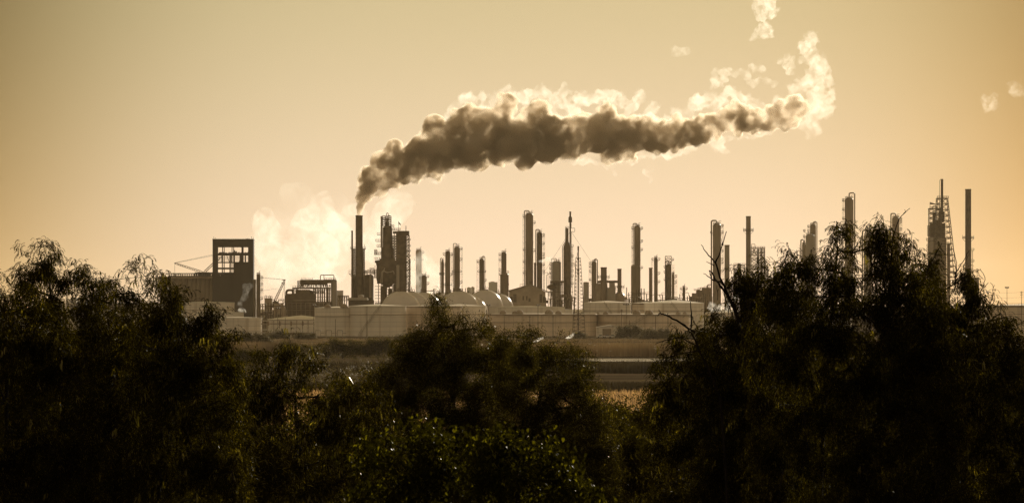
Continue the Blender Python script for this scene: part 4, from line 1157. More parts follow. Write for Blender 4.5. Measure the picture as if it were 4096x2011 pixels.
for y0, y1, lab in ((1172, 1168, 'upper thin power line at the far right'), (1192, 1188, 'lower thin power line at the far right')):
    t = tag(MB(1870, 3985).build('tmp', M['dark']), lab, 'power line', 'power lines')
    m = MB(1870, 3985); m.tube([(m.x(3900+20*k), 0, m.z(y0 + (y1-y0)*k/10 + 2*math.sin(k/10*math.pi))) for k in range(12)], .03, 4)
    bpy.data.objects.remove(t)
    o = m.build('power_line', M['dark'], None, (WX(3985, 1870), 1870, 0)); tag(o, lab, 'power line', 'power lines')
def rack():
    D = 1880; xc = 1150; yb = gy(D)
    t = thing('pipe_rack', 'long low white pipe rack between the blazing low tank and the twin-domed tank', 'pipe rack', xc, D)
    part(t, D, xc, 'upper_pipe', M['roof'], lambda m: (m.ppipe([(1045, 1283), (1255, 1283)], 3, 3), m.ppipe([(1045, 1296), (1255, 1296)], 3.5, 0), m.ppipe([(1095, 1306), (1255, 1305)], 3.5, -1), m.ppipe([(1045, 1318), (1255, 1318)], 2.5, -2)))
    def fr(m):
        for x in list(range(1048, 1254, 23)):
            m.pbar(x, 1281, x, yb, .22, 2); m.pbar(x+2, 1281, x+2, yb, .2, -2)
            if x % 2: m.pbox(x-1, x+6, 1285, 1302, -1.5, -1)
        m.pbar(1045, 1294, 1255, 1294, .3, -1.5); m.pbar(1045, 1281, 1255, 1281, .16, -2)
        m.pbar(1045, 1330, 1255, 1330, .25, -3)
    part(t, D, xc, 'frame', M['steel'], fr, False)
    for k, x in enumerate((1262, 1305, 1349)):
        t = thing('pipe_loop', ['leftmost pipe loop at the foot of the twin-domed tank', 'middle pipe loop at the foot of the twin-domed tank', 'right pipe loop, close to the large clean white tank'][k], 'pipe loop', x+10, 1865, 'square pipe loops')
        part(t, 1865, x+10, 'pipe', M['steel'], lambda m: (m.ppipe([(x-4, 1332), (x, 1332), (x, 1320), (x+21, 1320), (x+21, 1332), (x+36, 1332)], 2), m.pbar(x, 1332, x, gy(1865), .18), m.pbar(x+21, 1332, x+21, gy(1865), .18)))
rack()
def barn():
    D = 1875; xc = 2428
    t = thing('white_barn', 'small white gabled barn with a dark square door below the tanks', 'barn', xc, D)
    m = MB(D, xc); xs_ = [2386, 2445, 2484]; z = [m.z(1310), m.z(1300), m.z(1307)]
    X = [m.x(a) for a in xs_]
    m.add([(X[0], 0, 0), (X[2], 0, 0), (X[2], 0, z[2]), (X[1], 0, z[1]), (X[0], 0, z[0]), (X[0], 12, 0), (X[2], 12, 0), (X[2], 12, z[2]), (X[1], 12, z[1]), (X[0], 12, z[0])],
          [(0,1,2,3,4), (9,8,7,6,5), (1,6,7,2), (0,4,9,5), (0,5,6,1)])
    m.build('wall', M['tank'], t)
    m = MB(D, xc)
    for a, b in ((0, 1), (1, 2)):
        m.add([(X[a]-.3*(a == 0), -.5, z[a]+.03), (X[b]+.3*(b == 2), -.5, z[b]+.03), (X[b]+.3*(b == 2), 12.5, z[b]+.03), (X[a]-.3*(a == 0), 12.5, z[a]+.03)] +
              [(X[a]-.3*(a == 0), -.5, z[a]+.2), (X[b]+.3*(b == 2), -.5, z[b]+.2), (X[b]+.3*(b == 2), 12.5, z[b]+.2), (X[a]-.3*(a == 0), 12.5, z[a]+.2)],
              [(3,2,1,0), (4,5,6,7), (0,1,5,4), (1,2,6,5), (2,3,7,6), (3,0,4,7)])
    m.build('roof', M['roof'], t)
    part(t, D, xc, 'door', M['steel'], lambda m: m.pbox(2410, 2445, 1314, gy(D)-1, -.15, -.02), False)
barn()
def vehicle(px, D, length, height, label, name='parked_truck', cat='truck', box=True):
    t = thing(name, label, cat, px, D, 'vehicles parked in the tank yard')
    L = length
    m = MB(); 
    if box:
        m.box(-L/2, L*.22, -1.1, 1.1, .9, height); m.box(-L/2, L/2, -1.0, 1.0, .55, .88)
        m.build('cargo_box', M['whitecar'], t)
        m = MB(); m.add([(L*.24, -1.05, .9), (L/2, -1.05, .9), (L/2, 1.05, .9), (L*.24, 1.05, .9), (L*.24, -1, height*.82), (L*.42, -1, height*.82), (L*.42, 1, height*.82), (L*.24, 1, height*.82)],
                        [(3,2,1,0), (4,5,6,7), (0,1,5,4), (1,2,6,5), (2,3,7,6), (3,0,4,7)]); m.build('cab', M['whitecar'], t)
    else:
        m.add([(-L/2, -.9, .5), (L/2, -.9, .5), (L/2, .9, .5), (-L/2, .9, .5), (-L/2, -.9, 1.0), (L/2, -.9, .95), (L/2, .9, .95), (-L/2, .9, 1.0)], [(3,2,1,0), (4,5,6,7), (0,1,5,4), (1,2,6,5), (2,3,7,6), (3,0,4,7)])
        m.build('body', M['whitecar'], t)
        m = MB(); m.add([(-L*.3, -.85, 1.0), (L*.25, -.85, .98), (L*.25, .85, .98), (-L*.3, .85, 1.0), (-L*.2, -.7, height), (L*.1, -.7, height), (L*.1, .7, height), (-L*.2, .7, height)], [(3,2,1,0), (4,5,6,7), (0,1,5,4), (1,2,6,5), (2,3,7,6), (3,0,4,7)])
        m.build('cabin', M['glass'], t)
        m = MB(); m.box(-L*.2, L*.1, -.72, .72, height, height+.06); m.build('roof', M['whitecar'], t)
    for xx in (-L*.33, L*.33):
        for yy in (-.95, .95):
            m = MB(); m.tube([(xx, yy-.12, .36), (xx, yy+.12, .36)], .36, 14); m.build('wheel', M['rubber'], t)
vehicle(2096, 1850, 4.6, 2.6, 'white box truck with glinting roof before the broad brownish tank')
for k, px in enumerate((2404, 2430, 2452)):
    vehicle(px, 1835 + k*3, 3.6, 1.45, ['white car farthest left in the glinting row before the barn', 'white car in the middle of the glinting row before the barn', 'white car nearest the round bush in the glinting row'][k], 'parked_car', 'car', False)

# ---- gulls
for k, (px, py, sc_) in enumerate([(2357, 1375, 1), (2379, 1379, 1.1), (2436, 1374, .9), (2442, 1403, .9), (2388, 1402, .8), (2623, 1394, 1.3), (2444, 1305, 1), (2458, 1327, 1.1), (2406, 1342, 1), (2620, 1385, .8)]):
    D = 1210 if k in (0, 1, 2, 3, 4, 5, 9) else 1700
    D = 1150 if D == 1210 else D
    lab = ['gull low over the reeds, farthest left of the flock', 'gull gliding just right of the leftmost one over the reeds', 'gull over the reed bank below the white cars', 'lower gull over the pond below the white cars', 'small low gull left over the pond',
           'biggest gull near the bare twig tip, over the pond', 'white gull in front of the barn gable', 'white gull right of the barn door', 'white gull low at the barn door foot', 'faint gull above the biggest one near the twig'][k]
    m = MB(); q = sc_*.9; a = [.35, .1, .5, .2, .3, .15, .4, .2, .1, .3][k]
    m.lathe([(.01, -.22*q), (.05*q, -.12*q), (.07*q, 0), (.05*q, .12*q), (.01, .2*q)], 0, 0, 8)
    vs = []
    m2 = MB(); m2.v = [(v[2], v[1], v[0]) for v in m.v]; m2.f = m.f
    for sgn in (-1, 1):
        m2.add([(sgn*.03, -.08*q, .03), (sgn*.03, .09*q, .03), (sgn*.32*q, .07*q, a*.45*q+.03), (sgn*.3*q, -.09*q, a*.45*q+.03), (sgn*.62*q, .03*q, .1*q*a+.05), (sgn*.6*q, -.05*q, .1*q*a+.05)], [(0,1,2,3), (3,2,4,5)])
    rr = random.Random(k).uniform(-.6, .6)
    o = m2.build('gull', M['gull'], None, (WX(px, D), D, WZ(py, D))); o.rotation_euler = (.35, rr*.4, rr)
    tag(o, lab, 'gull', 'gulls over the marsh')
# ------------------------------------------------------------------ vegetation
def strip(p, d, L, wdt, droop, rng, segs=2):
    """thin curved leaf from p along d; returns list of (verts), (faces quads) as diamond-ish strip"""
    d = d / np.linalg.norm(d)
    up = np.array([0, 0, 1.0]); side = np.cross(d, up); n = np.linalg.norm(side)
    side = side / n if n > 1e-3 else np.array([1.0, 0, 0])
    roll = rng.uniform(-1, 1); side = side * math.cos(roll) + np.cross(side, d) * math.sin(roll)
    pts = [p]; dd = d.copy(); q = p.copy()
    for k in range(segs):
        dd = dd + np.array([0, 0, -droop]); dd /= np.linalg.norm(dd)
        q = q + dd * L / segs; pts.append(q)
    return pts, side * wdt / 2
class Tpl:
    def __init__(s): s.v = []; s.f = []
    def leaf(s, pts, sd, ends=(.25, .1)):
        b = len(s.v); n = len(pts)
        for i, p in enumerate(pts):
            t = i / (n-1); w_ = (ends[0] + (1-ends[0])*math.sin(math.pi*min(1, t*1.15+.12))) if i < n-1 else ends[1]
            s.v += [p - sd*w_, p + sd*w_]
        for i in range(n-1): s.f.append((b+2*i, b+2*i+1, b+2*i+3, b+2*i+2))
    def arr(s): return np.array(s.v), np.array(s.f)
def tpl_acacia(seed):
    """a twig end carrying drooping feathery compound leaves"""
    r = np.random.default_rng(seed); T = Tpl()
    for k in range(r.integers(6, 10)):
        az = r.uniform(0, 2*math.pi); el = r.uniform(-.5, 1.2)
        d = np.array([math.cos(az)*math.cos(el), math.sin(az)*math.cos(el), math.sin(el)])
        base = np.array([0, 0, 1.0]) * r.uniform(-.10, .08)
        L = r.uniform(.09, .20); n = 8; pts = [base]; q = base.copy(); dd = d.copy(); dr = r.uniform(.06, .34)
        for i in range(n):
            dd = dd + np.array([0, 0, -dr]); dd /= np.linalg.norm(dd); q = q + dd*L/n; pts.append(q)
        T.leaf([pts[0], pts[4], pts[-1]], np.cross(dd, [0.01, 0, 1.0]) * .003)
        for i in range(2, n+1):
            for sg in (-1, 1):
                tang = pts[i]-pts[i-1]; tang /= np.linalg.norm(tang)
                sd = np.cross(tang, [0.01, 0, 1.0]); sd /= (np.linalg.norm(sd)+1e-6)
                pd = tang*1.0 + sd*sg*.6 + np.array([0, 0, -.22])
                p2, s2 = strip(pts[i], pd, r.uniform(.026, .048), .0095, .3, r, 1 if i < n else 2)
                T.leaf(p2, s2, (.8, .25))
    return T.arr()
def tpl_narrow(seed):
    r = np.random.default_rng(seed); T = Tpl()
    for k in range(26):
        base = r.normal(0, .06, 3); az = r.uniform(0, 2*math.pi); el = r.uniform(-.9, 1.0)
        d = np.array([math.cos(az)*math.cos(el), math.sin(az)*math.cos(el), math.sin(el)])
        p2, s2 = strip(base, d, r.uniform(.04, .085), .013, .45, r); T.leaf(p2, s2)
    return T.arr()
def tpl_broad(seed):
    r = np.random.default_rng(seed); T = Tpl()
    for k in range(16):
        base = r.normal(0, .06, 3); az = r.uniform(0, 2*math.pi); el = r.uniform(-.8, .5)
        d = np.array([math.cos(az)*math.cos(el), math.sin(az)*math.cos(el), math.sin(el)])
        p2, s2 = strip(base, d, r.uniform(.04, .07), .036, .5, r, 3); T.leaf(p2, s2, (.5, .05))
    return T.arr()
def tpl_scrub(seed):
    r = np.random.default_rng(seed); T = Tpl()
    for k in range(22):
        base = r.normal(0, .33, 3); az = r.uniform(0, 2*math.pi); el = r.uniform(-1, 1.2)
        d = np.array([math.cos(az)*math.cos(el), math.sin(az)*math.cos(el), math.sin(el)])
        p2, s2 = strip(base, d, r.uniform(.18, .38), .11, .25, r); T.leaf(p2, s2)
    return T.arr()
def tpl_pods(seed):
    r = np.random.default_rng(seed); T = Tpl()
    for k in range(r.integers(3, 7)):
        base = r.normal(0, .03, 3); d = np.array([r.normal(0, .3), r.normal(0, .3), -1])
        p2, s2 = strip(base, d, r.uniform(.09, .16), .022, .1, r, 3); T.leaf(p2, s2, (.6, .4))
    return T.arr()
TPL = {k: [fn(100+i) for i in range(7)] for k, fn in (('acacia', tpl_acacia), ('narrow', tpl_narrow), ('broad', tpl_broad), ('scrub', tpl_scrub), ('pods', tpl_pods))}

def scatter_tpl(kind, P, scale, rng, tilt=.25):
    """place template clusters at points P -> (V, F)"""
    Vs = []; Fs = []; off = 0
    which = rng.integers(0, len(TPL[kind]), len(P))
    for k, (tv, tf) in enumerate(TPL[kind]):
        idx = np.where(which == k)[0]
        if not len(idx): continue
        n = len(idx); a = rng.uniform(0, 2*math.pi, n); c, s_ = np.cos(a), np.sin(a)
        R = np.zeros((n, 3, 3)); R[:, 0, 0] = c; R[:, 0, 1] = -s_; R[:, 1, 0] = s_; R[:, 1, 1] = c; R[:, 2, 2] = 1
        tx = rng.normal(0, tilt, n); ct, st = np.cos(tx), np.sin(tx)
        R2 = np.zeros((n, 3, 3)); R2[:, 0, 0] = 1; R2[:, 1, 1] = ct; R2[:, 1, 2] = -st; R2[:, 2, 1] = st; R2[:, 2, 2] = ct
        R = R2 @ R
        sc = (scale[idx] if hasattr(scale, '__len__') else scale) * rng.uniform(.75, 1.25, n)
        V = np.einsum('nij,vj->nvi', R, tv) * np.reshape(sc, (-1, 1, 1)) + P[idx][:, None, :]
        Fq = (tf[None] + (np.arange(n)*len(tv))[:, None, None] + off)
        Vs.append(V.reshape(-1, 3)); Fs.append(Fq.reshape(-1, 4)); off += n*len(tv)
    return np.concatenate(Vs), np.concatenate(Fs)

def grow(trunk, pts, r_tip, r_trunk, rng, sag=.06):
    """connect every point to the nearest node of the growing skeleton; tapered limbs; returns V,F of tubes"""
    nodes = [np.array(p, float) for p in trunk]; parent = [-1] + list(range(len(trunk)-1))
    base = nodes[-1]
    order = np.argsort(np.linalg.norm(pts - base, axis=1))
    N = np.array(nodes)
    cap = len(trunk) + len(pts)*4 + 10; A = np.zeros((cap, 3)); A[:len(nodes)] = N; cnt = len(nodes); start = max(0, int(len(trunk)*.4))
    for i in order:
        p = pts[i]
        d = A[start:cnt] - p
        # prefer parents that are lower and nearer the trunk
        cost = np.einsum('ij,ij->i', d, d) * (1 + .8*(d[:, 2] > 0))
        j = int(np.argmin(cost)) + start
        q = A[j]; L = np.linalg.norm(p-q); k = int(min(3, max(1, L // .35)))
        prev = j
        for t in range(1, k+1):
            tt = t/(k+.0); c = q + (p-q)*tt + (rng.normal(0, .035, 3)*L*.5 if t < k else 0) + np.array([0, 0, -sag*L*math.sin(tt*math.pi)])
            A[cnt] = c; parent.append(prev); prev = cnt; cnt += 1
    A = A[:cnt]; parent = np.array(parent); w_ = np.ones(cnt)
    for i in range(cnt-1, 0, -1): w_[parent[i]] += w_[i] if parent[i] >= 0 else 0
    ex = math.log(r_trunk/r_tip) / math.log(max(3.0, w_[0]))
    rad = r_tip * w_**ex
    n = 5; cs, sn = ngon_ring(n)
    c = np.arange(1, cnt); p0 = A[parent[c]]; p1 = A[c]; d = p1-p0; d /= (np.linalg.norm(d, axis=1, keepdims=True)+1e-9)
    up = np.where(np.abs(d[:, 2:3]) < .9, np.array([[0, 0, 1.0]]), np.array([[1.0, 0, 0]])); a = np.cross(d, up); a /= np.linalg.norm(a, axis=1, keepdims=True); b = np.cross(d, a)
    rr0 = np.minimum(rad[parent[c]], rad[c]*1.5)[:, None, None]; rr1 = rad[c][:, None, None]
    ring = a[:, None, :]*cs[None, :, None] + b[:, None, :]*sn[None, :, None]
    V = np.concatenate([p0[:, None, :] + ring*rr0, p1[:, None, :] + ring*rr1], 1).reshape(-1, 3)
    m = np.arange(len(c))[:, None]*2*n; Fq = []
    for i in range(n):
        j = (i+1) % n; Fq.append(np.stack([m[:, 0]+i, m[:, 0]+j, m[:, 0]+n+j, m[:, 0]+n+i], 1))
    return V, np.concatenate(Fq)

def fnoise(P, sc, seed):
    return np.array([mnoise.noise(Vector((p[0]*sc+seed, p[1]*sc, p[2]*sc))) for p in P])

def contour_fill(ct, D, ox, z0, kind, scale, sub, clump, rng, seed, dens, dep, bottom):
    """twig ends filling the space under a crown's outline: loose near the edge, thick further in"""
    s = F/D; tv, tf = TPL[kind][0]; q0 = tv[tf]; ar = .5*np.linalg.norm(np.cross(q0[:, 2]-q0[:, 0], q0[:, 3]-q0[:, 1]), axis=1).sum()
    tuft = ar * .55 * (s*scale)**2 * sub; cx = [c[0] for c in ct]; cyy = [c[1] for c in ct]; out = []
    W = cx[-1] - cx[0]
    for a, b, cov in ((-26, 40, 1.6), (30, 110, 4.0), (110, 240, 5.6), (240, 420, 5.6), (420, 1400, 5.2)):
        h = b - a
        hmax = bottom - min(cyy) - a
        if hmax <= 0: continue
        h = min(h, hmax); n = int(cov*dens*W*h/tuft); m_ = int(n*3.2)
        X = rng.uniform(cx[0], cx[-1], m_); Y = np.interp(X, cx, cyy) + a + h*rng.uniform(0, 1, m_)
        # the crown narrows toward its two ends
        e = np.minimum(X-cx[0], cx[-1]-X)
        ok = (Y < bottom) & (rng.random(m_) < np.clip((e+18)/60, 0, 1))
        X = X[ok]; Y = Y[ok]; dd = rng.normal(0, dep*.5*(.45+.55*min(1, a/120+.3)), len(X))
        q = np.stack([(X-2048)/s-ox, dd, CAMZ-(Y-HY)/s-z0], 1)
        wgt = 3.2 if a < 20 else 2.0 if a < 100 else .9
        nz = fnoise(q, 1.0/(clump*1.9), seed) + rng.normal(0, .09*wgt, len(q))
        k = int(n*len(q)/m_*1.0*1.0) if m_ else 0
        out.append(q[np.argsort(-nz)[:max(1, int(len(q)/3.2))]])
    return np.concatenate(out)

def tree(label, D, base_px, blobs, kind, seed, name='tree', mat='leaf', clump=.28, group=None, r_trunk=.07, scale=1.0, dens=1.0, pods=0, depthk=.8, trunkpts=None, gap=.0, cat='tree', skel=.5, sub=3, r_tip=.0035, ndepth=None, cover=None, contour=None, bottom=2060):
    """blobs: (cx, cy, rx, ry, clusters) in photo pixels at distance D; the crown is filled with twig ends inside them"""
    rng = np.random.default_rng(seed); s = F/D; z0 = terrain(D) - .1
    if kind == 'acacia': scale *= .82; r_trunk *= .62
    if kind == 'narrow': r_trunk *= .6
    t = thing(name, label, cat, base_px, D, group, z0)
    ox = WX(base_px, D)
    if contour is not None: P = [contour_fill(contour, D, ox, z0, kind, scale, sub, clump, rng, seed, dens, ndepth or .7, bottom)]; blobs = []
    else: P = []
    tv, tf = TPL[kind][0]; q0 = tv[tf]; ar = .5*np.linalg.norm(np.cross(q0[:, 2]-q0[:, 0], q0[:, 3]-q0[:, 1]), axis=1).sum()
    tuft = ar * .55 * (s*scale)**2                       # projected photo pixels covered by one tuft
    for cx, cy_, rx, ry, n in blobs:
        cov = (cover if cover else (2.7 if cy_ < 1260 else 4.2 if cy_ < 1450 else 6.5)) * dens
        n = max(2, int(cov * math.pi * rx * ry / tuft / sub))
        for tries in range(1):
            m_ = n*3
            u = rng.normal(0, .54, (m_*2, 3)); u = u[np.linalg.norm(u, axis=1) < 1.2][:m_]
            dep = ndepth or depthk*min(rx, ry*1.5)/s
            q = np.stack([WX(cx, D)-ox + u[:, 0]*rx/s, u[:, 1]*dep, WZ(cy_, D)-z0 + u[:, 2]*ry/s], 1)
            nz = fnoise(q, 1.0/(clump*1.7), seed) + rng.normal(0, .10, len(q))
            P.append(q[np.argsort(-nz)[:n]])
    P = np.concatenate(P)
    # trunk
    tp = trunkpts or [(base_px, None), (base_px+10, blobs[0][1]+blobs[0][3]*.9)]; LOW = 1.0
    tr = []
    for q in tp:
        zz_ = 0.0 if q[1] is None else WZ(q[1], D)-z0
        tr.append((WX(q[0], D)-ox, (q[2] if len(q) > 2 else (.45 if contour is not None else 0.0)), zz_))
    # thicken the polyline
    tr2 = [np.array(tr[0])]
    for a, b in zip(tr, tr[1:]):
        a = np.array(a); b = np.array(b)
        for k in range(1, 4): tr2.append(a+(b-a)*k/3 + (rng.normal(0, .02, 3) if k < 3 else 0))
    ns = max(8, int(len(P)*skel)); 
    Vb, Fb = grow(tr2, P[:], r_tip, r_trunk, rng)
    npmesh('trunk', Vb, Fb, M['bark'], t)
    # each twig end carries `sub` leaf tufts around it
    Q = np.repeat(P, sub, 0) + rng.normal(0, clump*.36, (len(P)*sub, 3)) * np.array([1, 1, .9])
    Vl, Fl = scatter_tpl(kind, Q, scale, rng)
    npmesh('crown', Vl, Fl, M[mat], t)
    print('TREE', label[:40], len(P), len(Fl))
    if pods:  # no pods on narrow-leaved trees: there the sprays are added as leaf glints
        k = rng.choice(len(P), pods, replace=pods > len(P)); Vp, Fp = scatter_tpl('pods', P[k] + rng.normal(0, .06, (len(k), 3)), (1.0 if kind == 'acacia' else .6)*scale, rng)
        npmesh('pod_glint_sprays', Vp, Fp, M['pod'], t)
    return t

# left group (feathery compound leaves)
FG = 'feathery trees in the foreground'; NG = 'narrow-leaved trees mid-picture'
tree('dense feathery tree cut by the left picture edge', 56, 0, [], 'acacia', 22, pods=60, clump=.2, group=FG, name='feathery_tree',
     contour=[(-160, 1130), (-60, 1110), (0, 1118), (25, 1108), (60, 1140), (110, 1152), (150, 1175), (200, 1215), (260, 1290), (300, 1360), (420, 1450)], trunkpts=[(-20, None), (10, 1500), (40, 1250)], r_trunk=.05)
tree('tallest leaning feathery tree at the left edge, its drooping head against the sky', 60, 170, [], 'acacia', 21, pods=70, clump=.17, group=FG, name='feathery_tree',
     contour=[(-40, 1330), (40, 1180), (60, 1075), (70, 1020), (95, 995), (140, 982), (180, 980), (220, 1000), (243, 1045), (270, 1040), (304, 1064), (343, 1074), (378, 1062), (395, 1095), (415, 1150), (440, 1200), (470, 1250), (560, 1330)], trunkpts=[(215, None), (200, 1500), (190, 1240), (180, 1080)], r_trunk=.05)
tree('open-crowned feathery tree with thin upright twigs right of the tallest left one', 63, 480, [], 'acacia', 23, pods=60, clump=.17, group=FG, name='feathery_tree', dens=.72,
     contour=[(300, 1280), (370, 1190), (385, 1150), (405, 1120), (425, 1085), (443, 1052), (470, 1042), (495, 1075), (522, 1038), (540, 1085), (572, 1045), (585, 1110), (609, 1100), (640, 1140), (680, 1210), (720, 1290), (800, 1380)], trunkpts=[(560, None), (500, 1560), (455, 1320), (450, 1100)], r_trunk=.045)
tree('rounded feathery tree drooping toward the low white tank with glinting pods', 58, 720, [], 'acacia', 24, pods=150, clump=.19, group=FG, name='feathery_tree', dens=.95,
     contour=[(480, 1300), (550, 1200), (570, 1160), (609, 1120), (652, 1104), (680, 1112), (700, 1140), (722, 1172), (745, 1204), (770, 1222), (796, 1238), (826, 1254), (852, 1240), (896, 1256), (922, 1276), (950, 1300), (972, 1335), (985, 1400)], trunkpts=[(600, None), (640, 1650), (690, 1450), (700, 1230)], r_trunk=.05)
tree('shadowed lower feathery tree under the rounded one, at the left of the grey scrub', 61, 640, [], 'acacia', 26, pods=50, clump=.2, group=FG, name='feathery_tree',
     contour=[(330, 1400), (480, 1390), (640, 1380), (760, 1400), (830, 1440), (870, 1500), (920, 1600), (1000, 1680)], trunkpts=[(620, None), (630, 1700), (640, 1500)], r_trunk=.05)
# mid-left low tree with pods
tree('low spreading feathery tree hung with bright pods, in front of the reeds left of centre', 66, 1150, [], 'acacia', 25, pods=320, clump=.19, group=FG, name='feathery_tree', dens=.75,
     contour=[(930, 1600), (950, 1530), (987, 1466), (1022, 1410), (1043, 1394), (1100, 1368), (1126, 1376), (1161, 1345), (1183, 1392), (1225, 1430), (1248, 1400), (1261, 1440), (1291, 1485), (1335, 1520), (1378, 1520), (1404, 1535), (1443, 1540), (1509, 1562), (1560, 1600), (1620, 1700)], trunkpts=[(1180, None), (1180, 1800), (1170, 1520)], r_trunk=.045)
# centre trees (narrow leaves; pod sprays added as leaf glints)
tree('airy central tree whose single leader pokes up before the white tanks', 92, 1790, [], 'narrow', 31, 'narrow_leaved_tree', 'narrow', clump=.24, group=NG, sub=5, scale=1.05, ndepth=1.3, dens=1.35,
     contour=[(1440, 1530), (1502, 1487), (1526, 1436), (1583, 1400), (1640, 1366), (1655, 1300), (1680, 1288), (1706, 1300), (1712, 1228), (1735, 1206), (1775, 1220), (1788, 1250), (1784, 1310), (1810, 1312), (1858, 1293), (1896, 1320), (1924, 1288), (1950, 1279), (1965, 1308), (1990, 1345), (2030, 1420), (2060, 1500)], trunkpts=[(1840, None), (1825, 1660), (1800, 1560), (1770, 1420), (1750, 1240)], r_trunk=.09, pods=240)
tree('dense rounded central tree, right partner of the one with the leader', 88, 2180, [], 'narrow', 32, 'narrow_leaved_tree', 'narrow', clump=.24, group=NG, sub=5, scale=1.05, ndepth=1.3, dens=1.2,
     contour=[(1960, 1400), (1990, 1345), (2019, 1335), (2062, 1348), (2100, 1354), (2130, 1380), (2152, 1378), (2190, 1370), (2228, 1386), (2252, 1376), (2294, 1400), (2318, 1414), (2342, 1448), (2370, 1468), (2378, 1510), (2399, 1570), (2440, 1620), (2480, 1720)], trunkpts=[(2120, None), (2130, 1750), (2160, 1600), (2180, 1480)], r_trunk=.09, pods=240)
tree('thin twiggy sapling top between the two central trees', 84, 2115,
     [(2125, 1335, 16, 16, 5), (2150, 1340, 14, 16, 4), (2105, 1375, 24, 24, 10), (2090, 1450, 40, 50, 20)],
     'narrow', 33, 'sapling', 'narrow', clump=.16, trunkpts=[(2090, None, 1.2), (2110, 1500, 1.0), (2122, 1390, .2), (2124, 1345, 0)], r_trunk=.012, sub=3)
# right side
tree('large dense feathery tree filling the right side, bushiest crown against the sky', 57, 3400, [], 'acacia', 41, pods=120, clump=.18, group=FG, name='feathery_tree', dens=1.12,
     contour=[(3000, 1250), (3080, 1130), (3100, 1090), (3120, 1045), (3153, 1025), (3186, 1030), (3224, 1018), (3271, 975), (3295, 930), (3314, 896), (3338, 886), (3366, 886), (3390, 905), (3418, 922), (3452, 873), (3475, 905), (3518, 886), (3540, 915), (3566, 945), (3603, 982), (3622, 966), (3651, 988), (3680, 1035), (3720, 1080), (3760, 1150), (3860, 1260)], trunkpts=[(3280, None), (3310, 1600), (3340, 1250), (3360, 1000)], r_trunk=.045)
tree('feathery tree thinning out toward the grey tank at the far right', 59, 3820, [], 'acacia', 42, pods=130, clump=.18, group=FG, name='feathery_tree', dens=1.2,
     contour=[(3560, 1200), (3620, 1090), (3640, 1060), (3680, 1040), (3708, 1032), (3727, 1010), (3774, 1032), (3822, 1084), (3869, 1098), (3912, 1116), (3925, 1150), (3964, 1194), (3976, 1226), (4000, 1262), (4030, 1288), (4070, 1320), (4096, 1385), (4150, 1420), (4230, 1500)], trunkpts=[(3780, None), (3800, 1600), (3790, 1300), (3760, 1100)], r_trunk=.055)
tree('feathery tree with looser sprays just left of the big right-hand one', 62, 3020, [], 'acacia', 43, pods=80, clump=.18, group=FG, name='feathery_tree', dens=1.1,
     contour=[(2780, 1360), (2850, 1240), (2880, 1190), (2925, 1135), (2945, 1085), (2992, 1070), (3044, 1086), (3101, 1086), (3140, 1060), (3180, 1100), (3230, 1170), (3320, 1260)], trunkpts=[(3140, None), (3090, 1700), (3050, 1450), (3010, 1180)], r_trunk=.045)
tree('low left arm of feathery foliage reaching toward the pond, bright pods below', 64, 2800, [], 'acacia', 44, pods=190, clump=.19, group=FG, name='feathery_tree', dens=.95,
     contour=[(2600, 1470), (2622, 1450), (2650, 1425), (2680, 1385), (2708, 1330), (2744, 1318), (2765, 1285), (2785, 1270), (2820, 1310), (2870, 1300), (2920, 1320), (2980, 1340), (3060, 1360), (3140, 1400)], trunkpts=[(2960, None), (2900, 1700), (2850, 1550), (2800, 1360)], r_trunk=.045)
# bare branches
def bare(label, D, base_px, lines, seed, w0=.05, name='bare_tree', deep=1.3):
    t = thing(name, label, 'bare tree', base_px, D, None, terrain(D)-.1); s = F/D; z0 = terrain(D)-.1; ox = WX(base_px, D)
    rng = random.Random(seed); m = MB(); br = MB()
    def pt(px, py, d): return Vector((WX(px, D)-ox, d, (WZ(py, D)-z0) if py is not None else 0.0))
    for li, (pts, wa, wb) in enumerate(lines):
        back = deep if li == 0 else 0
        P3 = []
        d0 = rng.uniform(-.15, .15) if li else 0
        for a, b in zip(pts, pts[1:]):
            A = pt(a[0], a[1], d0 + (back if (a[1] is None or a[1] > 1290) else 0)); B = pt(b[0], b[1], d0 + (back if b[1] > 1290 else 0))
            for k in range(4):
                q = A.lerp(B, k/4)
                if k: q = q + Vector((rng.gauss(0, 1.2/s), rng.gauss(0, 1.2/s), rng.gauss(0, 1.0/s)))
                P3.append(q)
        P3.append(pt(pts[-1][0], pts[-1][1], d0))
        (m if li == 0 else br).tube(P3, wa/2/s, 7, wb/2/s)
    m.build('trunk', M['deadwood'], t); br.build('branches', M['deadwood'], t)
    return t
